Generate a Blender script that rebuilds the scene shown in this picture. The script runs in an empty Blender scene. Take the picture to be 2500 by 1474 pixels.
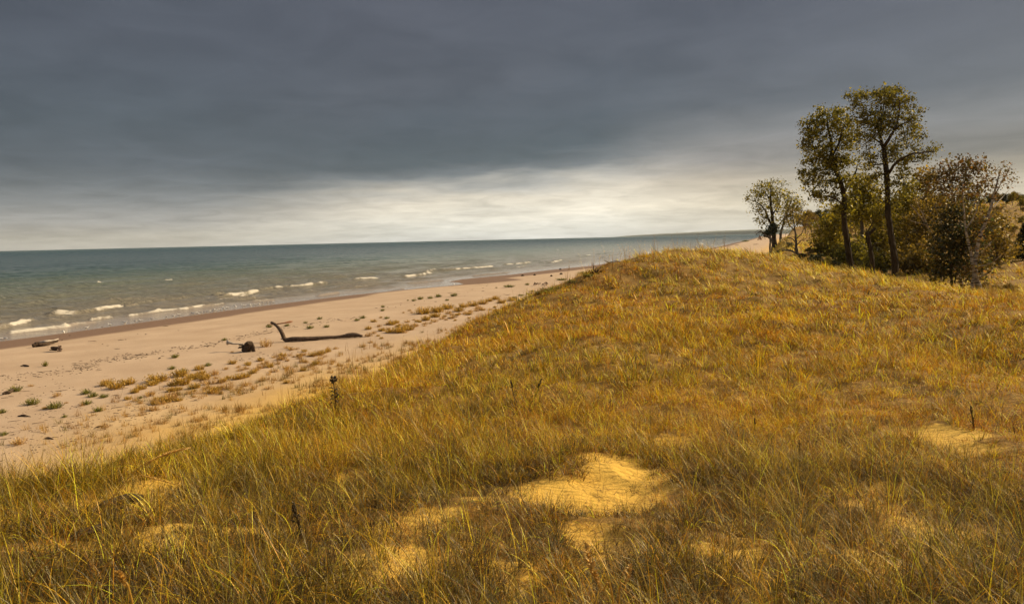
import bpy, math, random
import numpy as np
from mathutils import Vector

random.seed(7)
rng = np.random.default_rng(7)
SC = bpy.context.scene
COL = SC.collection

# ------------------------------------------------------------------ camera
F = 1750.0
EYE = 9.0
PITCH = math.atan(153.6 / F)
ROLL = math.atan(0.0227)
r0 = np.array([1.0, 0, 0]); f_ = np.array([0, math.cos(PITCH), -math.sin(PITCH)])
u0 = np.array([0, math.sin(PITCH), math.cos(PITCH)])
R_ = r0 * math.cos(ROLL) - u0 * math.sin(ROLL)
U_ = u0 * math.cos(ROLL) + r0 * math.sin(ROLL)
CAM = np.array([0, 0, EYE])

cd = bpy.data.cameras.new("Camera")
cam = bpy.data.objects.new("Camera", cd); COL.objects.link(cam)
cd.sensor_width = 36.0; cd.lens = 36.0 * F / 2500.0
cd.clip_start = 0.05; cd.clip_end = 60000
cd.dof.use_dof = True; cd.dof.focus_distance = 22.0; cd.dof.aperture_fstop = 9.0
from mathutils import Matrix
m3 = Matrix(((R_[0], U_[0], -f_[0]), (R_[1], U_[1], -f_[1]), (R_[2], U_[2], -f_[2])))
cam.matrix_world = Matrix.Translation((0, 0, EYE)) @ m3.to_4x4()
SC.camera = cam


def ray(px, py):
    d = f_ + R_ * ((px - 1250.0) / F) + U_ * ((737.0 - py) / F)
    return d


def P(px, py, Y):
    d = ray(px, py)
    return CAM + d * (Y / d[1])


def onz(px, py, z=0.0):
    d = ray(px, py)
    return CAM + d * ((z - EYE) / d[2])


# ------------------------------------------------------------------ numpy helpers
def _h(ix, iy, s):
    v = np.sin(ix * 127.1 + iy * 311.7 + s * 74.7) * 43758.5453
    return v - np.floor(v)


def vn(x, y, s=0):
    ix = np.floor(x); iy = np.floor(y); fx = x - ix; fy = y - iy
    fx = fx * fx * (3 - 2 * fx); fy = fy * fy * (3 - 2 * fy)
    a = _h(ix, iy, s); b = _h(ix + 1, iy, s); c = _h(ix, iy + 1, s); d = _h(ix + 1, iy + 1, s)
    return (a + (b - a) * fx) * (1 - fy) + (c + (d - c) * fx) * fy


def fbm(x, y, s=0, o=3):
    t = 0; a = 0.5; n = 0
    for i in range(o):
        t = t + a * vn(x, y, s + i * 3.1); n += a; a *= 0.5
        x = x * 2.03 + 11.3; y = y * 2.03 + 5.7
    return t / n


def sstep(a, b, x):
    t = np.clip((x - a) / (b - a), 0, 1)
    return t * t * (3 - 2 * t)


def seg_dist(x, y, pts):
    best = np.full(x.shape, 1e18); par = np.zeros(x.shape)
    for i in range(len(pts) - 1):
        ax, ay = pts[i]; bx, by = pts[i + 1]
        dx, dy = bx - ax, by - ay
        t = np.clip(((x - ax) * dx + (y - ay) * dy) / (dx * dx + dy * dy), 0, 1)
        d = (x - ax - t * dx) ** 2 + (y - ay - t * dy) ** 2
        m = d < best
        best = np.where(m, d, best); par = np.where(m, i + t, par)
    return np.sqrt(best), par


def inside(x, y, poly):
    c = np.zeros(x.shape, bool)
    n = len(poly)
    for i in range(n):
        x1, y1 = poly[i]; x2, y2 = poly[(i + 1) % n]
        if y1 == y2: continue
        m = ((y1 > y) != (y2 > y)) & (x < (x2 - x1) * (y - y1) / (y2 - y1) + x1)
        c ^= m
    return c


# ------------------------------------------------------------------ shore and dune outlines (world metres)
shore_px = [(0, 833), (155, 813), (400, 779), (560, 757), (700, 739), (850, 721), (980, 708), (1090, 698), (1128, 694),
            (1118, 690), (1092, 688), (1125, 682), (1250, 670), (1340, 659), (1440, 649), (1550, 633), (1650, 619), (1750, 603),
            (1792, 593), (1825, 586), (1848, 580)]
SHORE = [(-150.0, -130.0), (-84.0, 0.0), (-62.0, 45.0)] + [tuple(onz(a, b)[:2]) for a, b in shore_px] + [(1500.0, 4200.0), (7000.0, 16000.0)]
FOOT = [(-40, -130), (-17, -20), (-14, 0), (-12.5, 10), (-11, 20), (-9.5, 30), (-7, 38), (-3.5, 45), (1.5, 51), (7, 57), (14, 66), (22, 80),
        (31, 100), (44, 130), (56, 160), (64, 185), (104, 280), (172, 455), (265, 700), (620, 1600), (1700, 4200), (7400, 16000)]


def S_(x, y):
    d, _ = seg_dist(x, y, SHORE)
    ins = inside(x, y, [(30000.0, -130.0)] + SHORE + [(30000.0, 16000.0)])
    ins = ins | (y <= -130)
    return np.where(ins, d, -d)


def D_(x, y):
    d, _ = seg_dist(x, y, FOOT)
    ins = inside(x, y, [(30000.0, -130.0)] + [(float(a), float(b)) for a, b in FOOT] + [(30000.0, 16000.0)])
    ins = ins | (y <= -130)
    return np.where(ins, d, -d)


ctl_px = [
    # dune crest seen against the beach
    (100, 1195, 8), (350, 1125, 9.5), (600, 1065, 12), (850, 958, 17), (1000, 912, 22), (1150, 848, 27), (1300, 775, 33), (1430, 700, 40),
    (1530, 638, 46), (1640, 618, 50), (1740, 612, 52), (1830, 622, 50), (1990, 660, 46), (2150, 702, 40), (2300, 735, 33), (2480, 745, 28),
    # dune field
    (0, 1235, 7), (0, 1474, 3.6), (300, 1300, 5.6), (300, 1474, 3.7), (700, 1474, 3.9), (1250, 1474, 4.0), (1800, 1474, 4.0), (2500, 1474, 4.2),
    (700, 1200, 8), (1000, 1300, 6), (1450, 1200, 7.6), (1480, 1120, 9), (1450, 1290, 6.0), (1000, 1050, 12), (1300, 950, 15), (1300, 850, 22), (1450, 760, 32),
    (1600, 700, 40), (1750, 680, 42), (1600, 850, 21), (1900, 900, 17), (1800, 760, 30), (2000, 800, 24), (2200, 900, 17), (2250, 800, 24),
    (2400, 1000, 12), (2100, 1100, 9.5), (2400, 1200, 7.5), (1800, 1250, 7), (2500, 850, 20), (2000, 1000, 13), (1650, 1040, 12),
    (2600, 760, 27), (2900, 800, 25), (2900, 1200, 8), (-400, 1300, 6),
    # hollow beyond the dune, knolls, wooded hill
    (1900, 660, 62), (2050, 690, 62), (2200, 706, 58), (2380, 722, 50), (2500, 730, 46), (2280, 690, 66), (2180, 672, 74), (2070, 660, 78), (1950, 632, 85),
    (2450, 640, 78), (2350, 640, 85), (2490, 560, 100), (2490, 505, 135), (2480, 492, 160), (2300, 520, 150), (2300, 590, 105), (2100, 600, 105), (2000, 600, 115),
    (1905, 600, 120), (1960, 590, 140), (2020, 575, 150), (1895, 582, 178), (1920, 580, 185), (2000, 572, 200), (2100, 560, 220), (2250, 530, 230),
    (2000, 560, 400), (2300, 540, 400), (2600, 500, 300), (2900, 500, 150), (2900, 650, 60), (2100, 560, 900), (2500, 560, 900), (2200, 562, 3000), (1950, 566, 3000),
]
CW = np.array([P(*c) for c in ctl_px])
extra = np.array([(0, -3, 6.9), (-4, -6, 6.6), (5, -6, 7), (20, -20, 7.5), (-10, -30, 6), (40, 0, 7.5), (60, 30, 9), (-4, 0.5, 7.0), (4, 0.5, 7.1), (0, 1.5, 7.05)])
CW = np.vstack([CW, extra])


def warp(x, y):
    r = np.sqrt(x * x + y * y) + 1.5
    a = np.arctan2(x, np.maximum(y, -1e9) + 1e-9)
    a = np.clip(a, -2.2, 2.2)
    return a * 1.0, np.log(r)


_cu, _cv = warp(CW[:, 0], CW[:, 1])


def _ker(du, dv):
    return np.sqrt(du * du + dv * dv + 0.09 ** 2)


_A = _ker(_cu[:, None] - _cu[None], _cv[:, None] - _cv[None])
_n = len(CW)
_M = np.zeros((_n + 1, _n + 1)); _M[:_n, :_n] = _A + np.eye(_n) * -0.002; _M[:_n, _n] = 1; _M[_n, :_n] = 1
_W = np.linalg.solve(_M, np.append(CW[:, 2], 0.0))


def rbf(x, y):
    u, v = warp(x, y)
    z = np.full(x.shape, _W[-1])
    for i in range(_n):
        z = z + _W[i] * _ker(u - _cu[i], v - _cv[i])
    return z


BARE = []   # (x, y, rx, ry) bare sand hollows, filled below


def bare_mask(x, y):
    m = np.zeros(x.shape)
    for (bx, by, rx, ry, k) in BARE:
        q = ((x - bx) / rx) ** 2 + ((y - by) / ry) ** 2
        q = q * (0.25 + 1.5 * fbm(x * 1.7, y * 1.7, 5, 4))
        m = np.maximum(m, k * np.exp(-q * q * 0.9))
    return m


def ground(x, y, detail=True):
    x = np.asarray(x, float); y = np.asarray(y, float)
    s = S_(x, y); d = D_(x, y)
    r = np.sqrt(x * x + y * y)
    b = np.where(s < 0, np.maximum(s * 0.05, -3.0), np.where(s < 30, 0.036 * s, 1.08 + 0.006 * np.minimum(s - 30, 60)))
    land = sstep(2, 14, s)
    b = b + land * (0.22 * (fbm(x * 0.09, y * 0.09, 2) - 0.5) + 0.05 * (fbm(x * .5, y * .5, 3) - .5))
    w = np.clip(7.5 + r * 0.006, 6, 16)
    w = np.where((r > 150) & (r < 330), 6.5, w)
    k = sstep(-1.5, 1, d / w * 1.0) * 0 + sstep(0, 1, (d + 1.0) / (w + 1.0))
    h = rbf(x, y)
    z = b + (np.maximum(h, b) - b) * k
    if detail:
        near = k * np.exp(-r / 400)
        z = z + near * (0.60 * (fbm(x * 0.32, y * 0.32, 4, 2) - 0.5) * sstep(6, 20, r) + 0.30 * (fbm(x * 0.9, y * 0.9, 6, 2) - 0.5))
        z = z + k * np.exp(-r / 60) * 0.05 * (fbm(x * 4, y * 4, 8) - 0.5)
        if BARE:
            z = z - 0.10 * bare_mask(x, y)
        z = z + (1 - k) * sstep(2, 8, s) * np.exp(-r / 150) * 0.035 * (fbm(x * 2.2, y * 2.2, 9) - 0.5)
    return z


def hit(px, py):
    d = ray(px, py); d = d / d[1]
    Y = np.geomspace(1.2, 16000, 2600)
    x = CAM[0] + d[0] * Y; y = Y; z = CAM[2] + d[2] * Y
    g = ground(x, y)
    idx = np.argmax(g >= z)
    if not (g >= z).any():
        return onz(px, py, 0.0) if d[2] < 0 else np.array([x[-1], y[-1], g[-1]])
    i = max(idx, 1)
    a = z[i - 1] - g[i - 1]; b = g[i] - z[i]
    t = a / (a + b + 1e-9)
    Yh = Y[i - 1] + (Y[i] - Y[i - 1]) * t
    q = CAM + d * Yh
    q[2] = float(ground(np.array([q[0]]), np.array([q[1]]))[0])
    return q


def gz(x, y):
    return float(ground(np.array([x]), np.array([y]))[0])


for (px, py, rpx, k, fy) in [(1492, 1185, 74, .97, 2.0), (1465, 1245, 62, .97, 1.2), (1450, 1300, 62, .95, 1.3), (1410, 1375, 40, .75, 1.3), (1560, 1150, 50, .9, .9), (872, 1150, 32, .9, 2.2), (2300, 1050, 80, .8, .8), (2390, 1090, 50, .7, .7), (250, 1155, 80, .95, .8),
                         (80, 1250, 80, .85, .9), (200, 1330, 90, .8, .8), (1300, 1430, 70, .72, .9), (1650, 1080, 50, .6, .7), 
                         (1510, 1115, 66, .9, .9), (2200, 1180, 35, .5, .7), (350, 1110, 40, .6, .7), (1420, 1060, 40, .5, .6)]:
    q = hit(px, py)
    rx = 1.3 * rpx * q[1] / F
    BARE.append((q[0], q[1], rx, rx * fy, k))


# ------------------------------------------------------------------ material helpers
def new_mat(name):
    m = bpy.data.materials.new(name); m.use_nodes = True
    nt = m.node_tree; nt.nodes.clear()
    out = nt.nodes.new("ShaderNodeOutputMaterial")
    return m, nt, out


def N(nt, typ, **kw):
    n = nt.nodes.new(typ)
    for k, v in kw.items():
        if k.startswith("i_"):
            key = k[2:]
            key = int(key) if key.isdigit() else key.replace("_", " ")
            n.inputs[key].default_value = v
        else:
            setattr(n, k, v)
    return n


def L(nt, a, b): nt.links.new(a, b)


def ramp(nt, stops, interp='LINEAR'):
    n = nt.nodes.new("ShaderNodeValToRGB"); cr = n.color_ramp; cr.interpolation = interp
    while len(cr.elements) < len(stops): cr.elements.new(0.5)
    for e, (p, c) in zip(cr.elements, stops):
        e.position = p; e.color = (c[0], c[1], c[2], 1) if not isinstance(c, (int, float)) else (c, c, c, 1)
    return n


def math_(nt, op, a=None, b=None, clamp=False):
    n = nt.nodes.new("ShaderNodeMath"); n.operation = op; n.use_clamp = clamp
    for i, v in enumerate((a, b)):
        if v is None: continue
        if isinstance(v, (int, float)): n.inputs[i].default_value = v
        else: nt.links.new(v, n.inputs[i])
    return n.outputs[0]


def mixc(nt, fac, a, b, blend='MIX'):
    n = nt.nodes.new("ShaderNodeMix"); n.data_type = 'RGBA'; n.blend_type = blend
    for i, v in ((0, fac), (6, a), (7, b)):
        if isinstance(v, (int, float)): n.inputs[i].default_value = v
        elif isinstance(v, tuple): n.inputs[i].default_value = (*v[:3], 1)
        else: nt.links.new(v, n.inputs[i])
    return n.outputs[2]


def leaf_mat(name, trans=0.35, rough=0.7, tint=(1, 1, 1)):
    m, nt, out = new_mat(name)
    at = N(nt, "ShaderNodeAttribute", attribute_name="Col")
    c = mixc(nt, 1.0, at.outputs["Color"], tint, 'MULTIPLY')
    d = N(nt, "ShaderNodeBsdfDiffuse"); L(nt, c, d.inputs["Color"])
    t = N(nt, "ShaderNodeBsdfTranslucent"); L(nt, c, t.inputs["Color"])
    g = N(nt, "ShaderNodeBsdfGlossy"); g.inputs["Roughness"].default_value = 0.45; g.inputs["Color"].default_value = (.9, .85, .7, 1)
    m1 = N(nt, "ShaderNodeMixShader"); m1.inputs[0].default_value = trans
    L(nt, d.outputs[0], m1.inputs[1]); L(nt, t.outputs[0], m1.inputs[2])
    m2 = N(nt, "ShaderNodeMixShader"); m2.inputs[0].default_value = 0.04
    L(nt, m1.outputs[0], m2.inputs[1]); L(nt, g.outputs[0], m2.inputs[2])
    L(nt, m2.outputs[0], out.inputs["Surface"])
    return m


def bark_mat(name, dark, light, scale=6.0, bump=0.5, stretch=0.25, ring=None):
    m, nt, out = new_mat(name)
    tc = N(nt, "ShaderNodeTexCoord")
    mp = N(nt, "ShaderNodeMapping"); mp.inputs["Scale"].default_value = (1, 1, stretch)
    L(nt, tc.outputs["Object"], mp.inputs["Vector"])
    n1 = N(nt, "ShaderNodeTexNoise"); n1.inputs["Scale"].default_value = scale; n1.inputs["Detail"].default_value = 8; n1.inputs["Roughness"].default_value = .7
    L(nt, mp.outputs[0], n1.inputs["Vector"])
    r = ramp(nt, [(0.32, dark), (0.68, light)]); L(nt, n1.outputs[0], r.inputs[0])
    b = N(nt, "ShaderNodeBsdfPrincipled"); b.inputs["Roughness"].default_value = 0.9
    b.inputs["Specular IOR Level"].default_value = 0.15
    col = r.outputs[0]
    if ring:
        mp2 = N(nt, "ShaderNodeMapping"); mp2.inputs["Scale"].default_value = (1, 1, 6)
        L(nt, tc.outputs["Object"], mp2.inputs["Vector"])
        n2 = N(nt, "ShaderNodeTexNoise"); n2.inputs["Scale"].default_value = 1.6; n2.inputs["Detail"].default_value = 5
        L(nt, mp2.outputs[0], n2.inputs["Vector"])
        r2 = ramp(nt, [(0.52, 0.0), (0.6, 1.0)]); L(nt, n2.outputs[0], r2.inputs[0])
        col = mixc(nt, r2.outputs[0], col, ring)
    L(nt, col, b.inputs["Base Color"])
    bp = N(nt, "ShaderNodeBump"); bp.inputs["Strength"].default_value = bump; bp.inputs["Distance"].default_value = 0.05
    L(nt, n1.outputs[0], bp.inputs["Height"]); L(nt, bp.outputs[0], b.inputs["Normal"])
    L(nt, b.outputs[0], out.inputs["Surface"])
    return m


# ------------------------------------------------------------------ mesh helpers
class MB:
    def __init__(s): s.v = []; s.f = []; s.c = []; s.n = 0

    def add(s, v, f, c=(1, 1, 1)):
        v = np.asarray(v, np.float32).reshape(-1, 3); f = np.asarray(f, np.int64).reshape(-1, 4)
        c = np.asarray(c, np.float32)
        if c.ndim == 1: c = np.tile(c, (len(v), 1))
        s.v.append(v); s.f.append(f + s.n); s.c.append(c); s.n += len(v)

    def build(s, name, mat, parent=None, origin=(0, 0, 0), smooth=False):
        if not s.v: return None
        v = np.concatenate(s.v) - np.asarray(origin, np.float32); f = np.concatenate(s.f); c = np.concatenate(s.c)
        me = bpy.data.meshes.new(name)
        me.vertices.add(len(v)); me.vertices.foreach_set("co", v.astype(np.float32).ravel())
        me.loops.add(len(f) * 4); me.loops.foreach_set("vertex_index", f.astype(np.int32).ravel())
        me.polygons.add(len(f)); me.polygons.foreach_set("loop_start", (np.arange(len(f)) * 4).astype(np.int32))
        try: me.polygons.foreach_set("loop_total", np.full(len(f), 4, np.int32))
        except Exception: pass
        me.polygons.foreach_set("use_smooth", np.full(len(f), smooth))
        ca = me.color_attributes.new("Col", 'FLOAT_COLOR', 'POINT')
        ca.data.foreach_set("color", np.concatenate([c, np.ones((len(c), 1), np.float32)], 1).astype(np.float32).ravel())
        me.update(calc_edges=True)
        me.validate(verbose=False)
        me.materials.append(mat)
        o = bpy.data.objects.new(name, me); COL.objects.link(o)
        if parent is not None:
            o.parent = parent
        else:
            o.location = tuple(float(q) for q in origin)
        return o


def tube(pts, rad, k=6, twist=0.0, rough=0.0, cap=True):
    pts = np.asarray(pts, float); n = len(pts)
    rad = np.broadcast_to(np.asarray(rad, float), (n,)).copy()
    t = np.gradient(pts, axis=0); t /= np.linalg.norm(t, axis=1)[:, None] + 1e-9
    ref = np.array([0, 0, 1.0]) if abs(t[:, 2]).mean() < 0.8 else np.array([1.0, 0.1, 0])
    a = np.cross(t, ref); a /= np.linalg.norm(a, axis=1)[:, None] + 1e-9
    b = np.cross(t, a)
    if cap:
        pts = np.vstack([pts[:1], pts, pts[-1:]]); a = np.vstack([a[:1], a, a[-1:]]); b = np.vstack([b[:1], b, b[-1:]])
        rad = np.concatenate([[rad[0] * .05], rad, [rad[-1] * 0.05]]); n += 2
    th = np.arange(k) / k * 2 * math.pi
    jr = 1 + rough * (rng.random((n, k)) - 0.5) * 2
    v = pts[:, None] + rad[:, None, None] * jr[..., None] * (a[:, None] * np.cos(th)[None, :, None] + b[:, None] * np.sin(th)[None, :, None])
    i = np.arange(n - 1)[:, None] * k; j = np.arange(k)[None]; j2 = (j + 1) % k
    f = np.stack([i + j, i + j2, i + k + j2, i + k + j], -1).reshape(-1, 4)
    return v.reshape(-1, 3), f


def smooth_path(pts, n=4):
    pts = np.asarray(pts, float)
    if len(pts) < 3: 
        t = np.linspace(0, 1, n * (len(pts) - 1) + 1)[:, None]
        return pts[0] * (1 - t) + pts[-1] * t
    out = []
    q = np.vstack([2 * pts[0] - pts[1], pts, 2 * pts[-1] - pts[-2]])
    for i in range(1, len(q) - 2):
        for t in np.linspace(0, 1, n, endpoint=False):
            a, b, c, d = q[i - 1], q[i], q[i + 1], q[i + 2]
            out.append(0.5 * ((2 * b) + (-a + c) * t + (2 * a - 5 * b + 4 * c - d) * t * t + (-a + 3 * b - 3 * c + d) * t ** 3))
    out.append(pts[-1])
    return np.array(out)


def grid_mesh(name, X, Y, Z, mat, col=None):
    h, w = X.shape
    v = np.stack([X, Y, Z], -1).reshape(-1, 3)
    i = (np.arange(h - 1)[:, None] * w + np.arange(w - 1)[None]).ravel()
    f = np.stack([i, i + 1, i + w + 1, i + w], -1)
    m = MB(); m.add(v, f, (1, 1, 1) if col is None else col.reshape(-1, 3))
    return m.build(name, mat, smooth=True)


def tag(o, label=None, cat=None, group=None, kind=None):
    if label: o["label"] = label
    if cat: o["category"] = cat
    if group: o["group"] = group
    if kind: o["kind"] = kind
    return o


def empty(name, loc):
    o = bpy.data.objects.new(name, None); COL.objects.link(o); o.location = tuple(float(q) for q in loc)
    o.empty_display_size = 0.3
    return o


def dup(root, loc, rz=0.0, sc=1.0):
    r = root.copy(); COL.objects.link(r); r.location = loc; r.rotation_euler = (0, 0, rz)
    r.scale = (sc, sc, sc) if isinstance(sc, (int, float)) else sc
    for ch in list(root.children):
        c = ch.copy(); COL.objects.link(c); c.parent = r
    return r


# ------------------------------------------------------------------ world and sun
SUN_EL = math.radians(33)
SUN_AZ = math.radians(64)      # clockwise from straight ahead (+Y)
w = bpy.data.worlds.new("World"); SC.world = w; w.use_nodes = True
nt = w.node_tree; nt.nodes.clear()
wo = nt.nodes.new("ShaderNodeOutputWorld")
sky = nt.nodes.new("ShaderNodeTexSky"); sky.sky_type = 'NISHITA'; sky.sun_disc = False
sky.sun_elevation = SUN_EL; sky.sun_rotation = SUN_AZ
bg1 = nt.nodes.new("ShaderNodeBackground"); bg1.inputs[1].default_value = 0.08
L(nt, sky.outputs[0], bg1.inputs[0])
tc = N(nt, "ShaderNodeTexCoord")
sep = N(nt, "ShaderNodeSeparateXYZ"); L(nt, tc.outputs["Generated"], sep.inputs[0])
X_, Y_, Z_ = sep.outputs
zc = math_(nt, 'MAXIMUM', Z_, 0.0)
azn = math_(nt, 'ARCTAN2', X_, Y_)
# cloud deck seen in perspective
zz = math_(nt, 'ADD', zc, 0.10)
cx = math_(nt, 'DIVIDE', X_, zz); cy = math_(nt, 'DIVIDE', Y_, zz)
comb = N(nt, "ShaderNodeCombineXYZ"); L(nt, cx, comb.inputs[0]); L(nt, cy, comb.inputs[1])
n1 = N(nt, "ShaderNodeTexNoise"); n1.inputs["Scale"].default_value = 0.8; n1.inputs["Detail"].default_value = 6; n1.inputs["Roughness"].default_value = .5; n1.inputs["Distortion"].default_value = .3
L(nt, comb.outputs[0], n1.inputs["Vector"])
# streaks: long in azimuth, thin in elevation
comb2 = N(nt, "ShaderNodeCombineXYZ")
L(nt, math_(nt, 'MULTIPLY', azn, 2.2), comb2.inputs[0]); L(nt, math_(nt, 'MULTIPLY', zc, 26.0), comb2.inputs[1])
n2 = N(nt, "ShaderNodeTexNoise"); n2.inputs["Scale"].default_value = 1.0; n2.inputs["Detail"].default_value = 5; n2.inputs["Roughness"].default_value = .55
L(nt, comb2.outputs[0], n2.inputs["Vector"])
azf = math_(nt, 'MULTIPLY_ADD', azn, 0.5); azf.node.inputs[2].default_value = 0.5      # az 0 -> .5
scr = ramp(nt, [(0.18, 0.30), (0.33, 0.34), (0.42, 0.42), (0.50, 0.44), (0.58, 0.50), (0.66, 0.62), (0.74, 0.66), (0.9, 0.6)])
L(nt, azf, scr.inputs[0])
q = math_(nt, 'DIVIDE', zc, math_(nt, 'MULTIPLY', scr.outputs[0], 1.0))
nd1 = math_(nt, 'MULTIPLY', math_(nt, 'SUBTRACT', n1.outputs[0], 0.5), 0.30)
nd2 = math_(nt, 'MULTIPLY', math_(nt, 'SUBTRACT', n2.outputs[0], 0.5), 0.075)
q = math_(nt, 'ADD', math_(nt, 'ADD', q, nd2), math_(nt, 'MULTIPLY', nd1, math_(nt, 'MULTIPLY', q, 3.0, True)))


def sr(*c): return tuple(((v / 255.0 + 0.055) / 1.055) ** 2.4 if v > 10 else v / 255 / 12.92 for v in c)


EXPO = 1.48
SK = 1.10 / 2 ** EXPO
def sk(*c): return tuple(v * SK for v in sr(*c))


# q: 0 horizon ... 1
cr = ramp(nt, [(0.0, sk(214, 214, 208)), (0.03, sk(222, 220, 210)), (0.09, sk(230, 221, 203)), (0.125, sk(218, 208, 190)), (0.17, sk(166, 163, 156)), (0.205, sk(104, 108, 112)),
               (0.26, sk(64, 72, 79)), (0.34, sk(67, 73, 80)), (0.48, sk(76, 78, 84)), (0.80, sk(76, 77, 84)), (1.0, sk(84, 84, 90))])
L(nt, q, cr.inputs[0])
# left side is greyer close to the horizon, right side warmer
lf = ramp(nt, [(0.15, 0.9), (0.36, 1.0), (0.45, 1.0), (0.55, 1.12), (0.62, 1.0), (0.72, 0.60), (0.8, .6)]); L(nt, azf, lf.inputs[0])
lowm = ramp(nt, [(0.0, 1.0), (0.15, 1.0), (0.25, 0.0)]); L(nt, q, lowm.inputs[0])
lfm = math_(nt, 'ADD', math_(nt, 'MULTIPLY', math_(nt, 'SUBTRACT', lf.outputs[0], 1.0), lowm.outputs[0]), 1.0)
zr = math_(nt, 'ADD', math_(nt, 'MULTIPLY', zc, 2.5), math_(nt, 'MULTIPLY', nd2, 1.0))
crR = ramp(nt, [(0.0, sk(214, 210, 200)), (0.10, sk(222, 210, 188)), (0.17, sk(190, 177, 158)), (0.235, sk(140, 134, 130)), (0.33, sk(108, 107, 108)), (0.42, sk(80, 82, 87)), (0.75, sk(76, 77, 84)), (1.0, sk(82, 82, 88))])
L(nt, zr, crR.inputs[0])
fR = ramp(nt, [(0.0, 0.0), (0.56, 0.0), (0.60, 0.6), (0.64, 1.0)]); L(nt, azf, fR.inputs[0])
zl = math_(nt, 'ADD', math_(nt, 'MULTIPLY', zc, 4.0), math_(nt, 'MULTIPLY', nd2, 1.1))
crL = ramp(nt, [(0.0, sk(188, 182, 170)), (0.05, sk(184, 177, 164)), (0.13, sk(158, 156, 152)), (0.21, sk(128, 130, 132)), (0.31, sk(98, 102, 107)), (0.41, sk(77, 82, 89)), (0.6, sk(70, 76, 82)), (1.0, sk(74, 77, 84))])
L(nt, zl, crL.inputs[0])
fL = ramp(nt, [(0.0, 1.0), (0.29, 1.0), (0.43, 0.0)]); L(nt, azf, fL.inputs[0])
cm0 = mixc(nt, fL.outputs[0], cr.outputs[0], crL.outputs[0])
cmx = mixc(nt, fR.outputs[0], cm0, crR.outputs[0])
ccol = mixc(nt, 1.0, cmx, lfm, 'MULTIPLY')
# cloud texture in the dark deck
comb3 = N(nt, "ShaderNodeCombineXYZ"); L(nt, math_(nt, 'MULTIPLY', azn, 4.5), comb3.inputs[0]); L(nt, math_(nt, 'ADD', math_(nt, 'MULTIPLY', zc, 24.0), math_(nt, 'MULTIPLY', azn, -1.5)), comb3.inputs[1])
n3 = N(nt, "ShaderNodeTexNoise"); n3.inputs["Scale"].default_value = 1.0; n3.inputs["Detail"].default_value = 7; n3.inputs["Roughness"].default_value = .6; n3.inputs["Distortion"].default_value = .5
L(nt, comb3.outputs[0], n3.inputs["Vector"])
n4 = N(nt, 'ShaderNodeTexNoise'); n4.inputs['Scale'].default_value = 2.6; n4.inputs['Detail'].default_value = 8; n4.inputs['Roughness'].default_value = .58; n4.inputs['Distortion'].default_value = .8
L(nt, comb.outputs[0], n4.inputs['Vector'])
nmix = math_(nt, 'ADD', math_(nt, 'ADD', math_(nt, 'MULTIPLY', n1.outputs[0], 0.42), math_(nt, 'MULTIPLY', n4.outputs[0], 0.40)), math_(nt, 'MULTIPLY', n3.outputs[0], 0.18))
tex = math_(nt, 'MULTIPLY_ADD', math_(nt, 'SUBTRACT', nmix, 0.5), 1.9); tex.node.inputs[2].default_value = 1.0
ccol = mixc(nt, 1.0, ccol, tex, 'MULTIPLY')
# overhead the deck thins and lets light through
ov = ramp(nt, [(0.0, 0.0), (0.36, 0.0), (0.7, 1.0)]); L(nt, zc, ov.inputs[0])
ccol = mixc(nt, ov.outputs[0], ccol, (0.15, 0.15, 0.16))
# below the horizon: same as horizon
bg2 = nt.nodes.new("ShaderNodeBackground"); bg2.inputs[1].default_value = 1.0
L(nt, ccol, bg2.inputs[0])
mxw = nt.nodes.new("ShaderNodeMixShader"); mxw.inputs[0].default_value = 0.95
L(nt, bg1.outputs[0], mxw.inputs[1]); L(nt, bg2.outputs[0], mxw.inputs[2]); L(nt, mxw.outputs[0], wo.inputs["Surface"])

sl = bpy.data.lights.new("Sun", 'SUN'); sl.energy = 2.75; sl.angle = math.radians(10); sl.color = (1.0, 0.775, 0.47)
so = bpy.data.objects.new("Sun", sl); COL.objects.link(so)
sd = Vector((math.sin(SUN_AZ) * math.cos(SUN_EL), math.cos(SUN_AZ) * math.cos(SUN_EL), math.sin(SUN_EL)))
so.rotation_euler = sd.to_track_quat('Z', 'Y').to_euler()
so.location = (0, 0, 60)
SC.view_settings.view_transform = 'Standard'; SC.view_settings.look = 'None'
SC.view_settings.exposure = EXPO; SC.view_settings.gamma = 1.0
SC.view_settings.use_curve_mapping = False
SC.cycles.use_adaptive_sampling = False
SC.cycles.use_denoising = True
SC.cycles.denoising_input_passes = 'RGB_ALBEDO_NORMAL'
SC.cycles.denoising_prefilter = 'ACCURATE'

# ------------------------------------------------------------------ ground
def polar(az_lo, az_hi, naz, radii, back=True):
    a = np.linspace(az_lo, az_hi, naz)
    if back:
        rest = np.linspace(az_hi, az_lo + 2 * math.pi, 60)[1:]
        a = np.concatenate([a, rest])
    A, Rr = np.meshgrid(a, radii)
    return np.sin(A) * Rr, np.cos(A) * Rr


radii = np.concatenate([np.geomspace(0.3, 1.8, 12, endpoint=False), np.geomspace(1.8, 60, 480, endpoint=False), np.geomspace(60, 320, 260, endpoint=False),
                        np.geomspace(320, 16000, 90)])
GX, GY = polar(math.radians(-44), math.radians(44), 760, radii)
GZ = ground(GX, GY)
gs = S_(GX, GY); gd = D_(GX, GY); gr = np.hypot(GX, GY)


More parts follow.
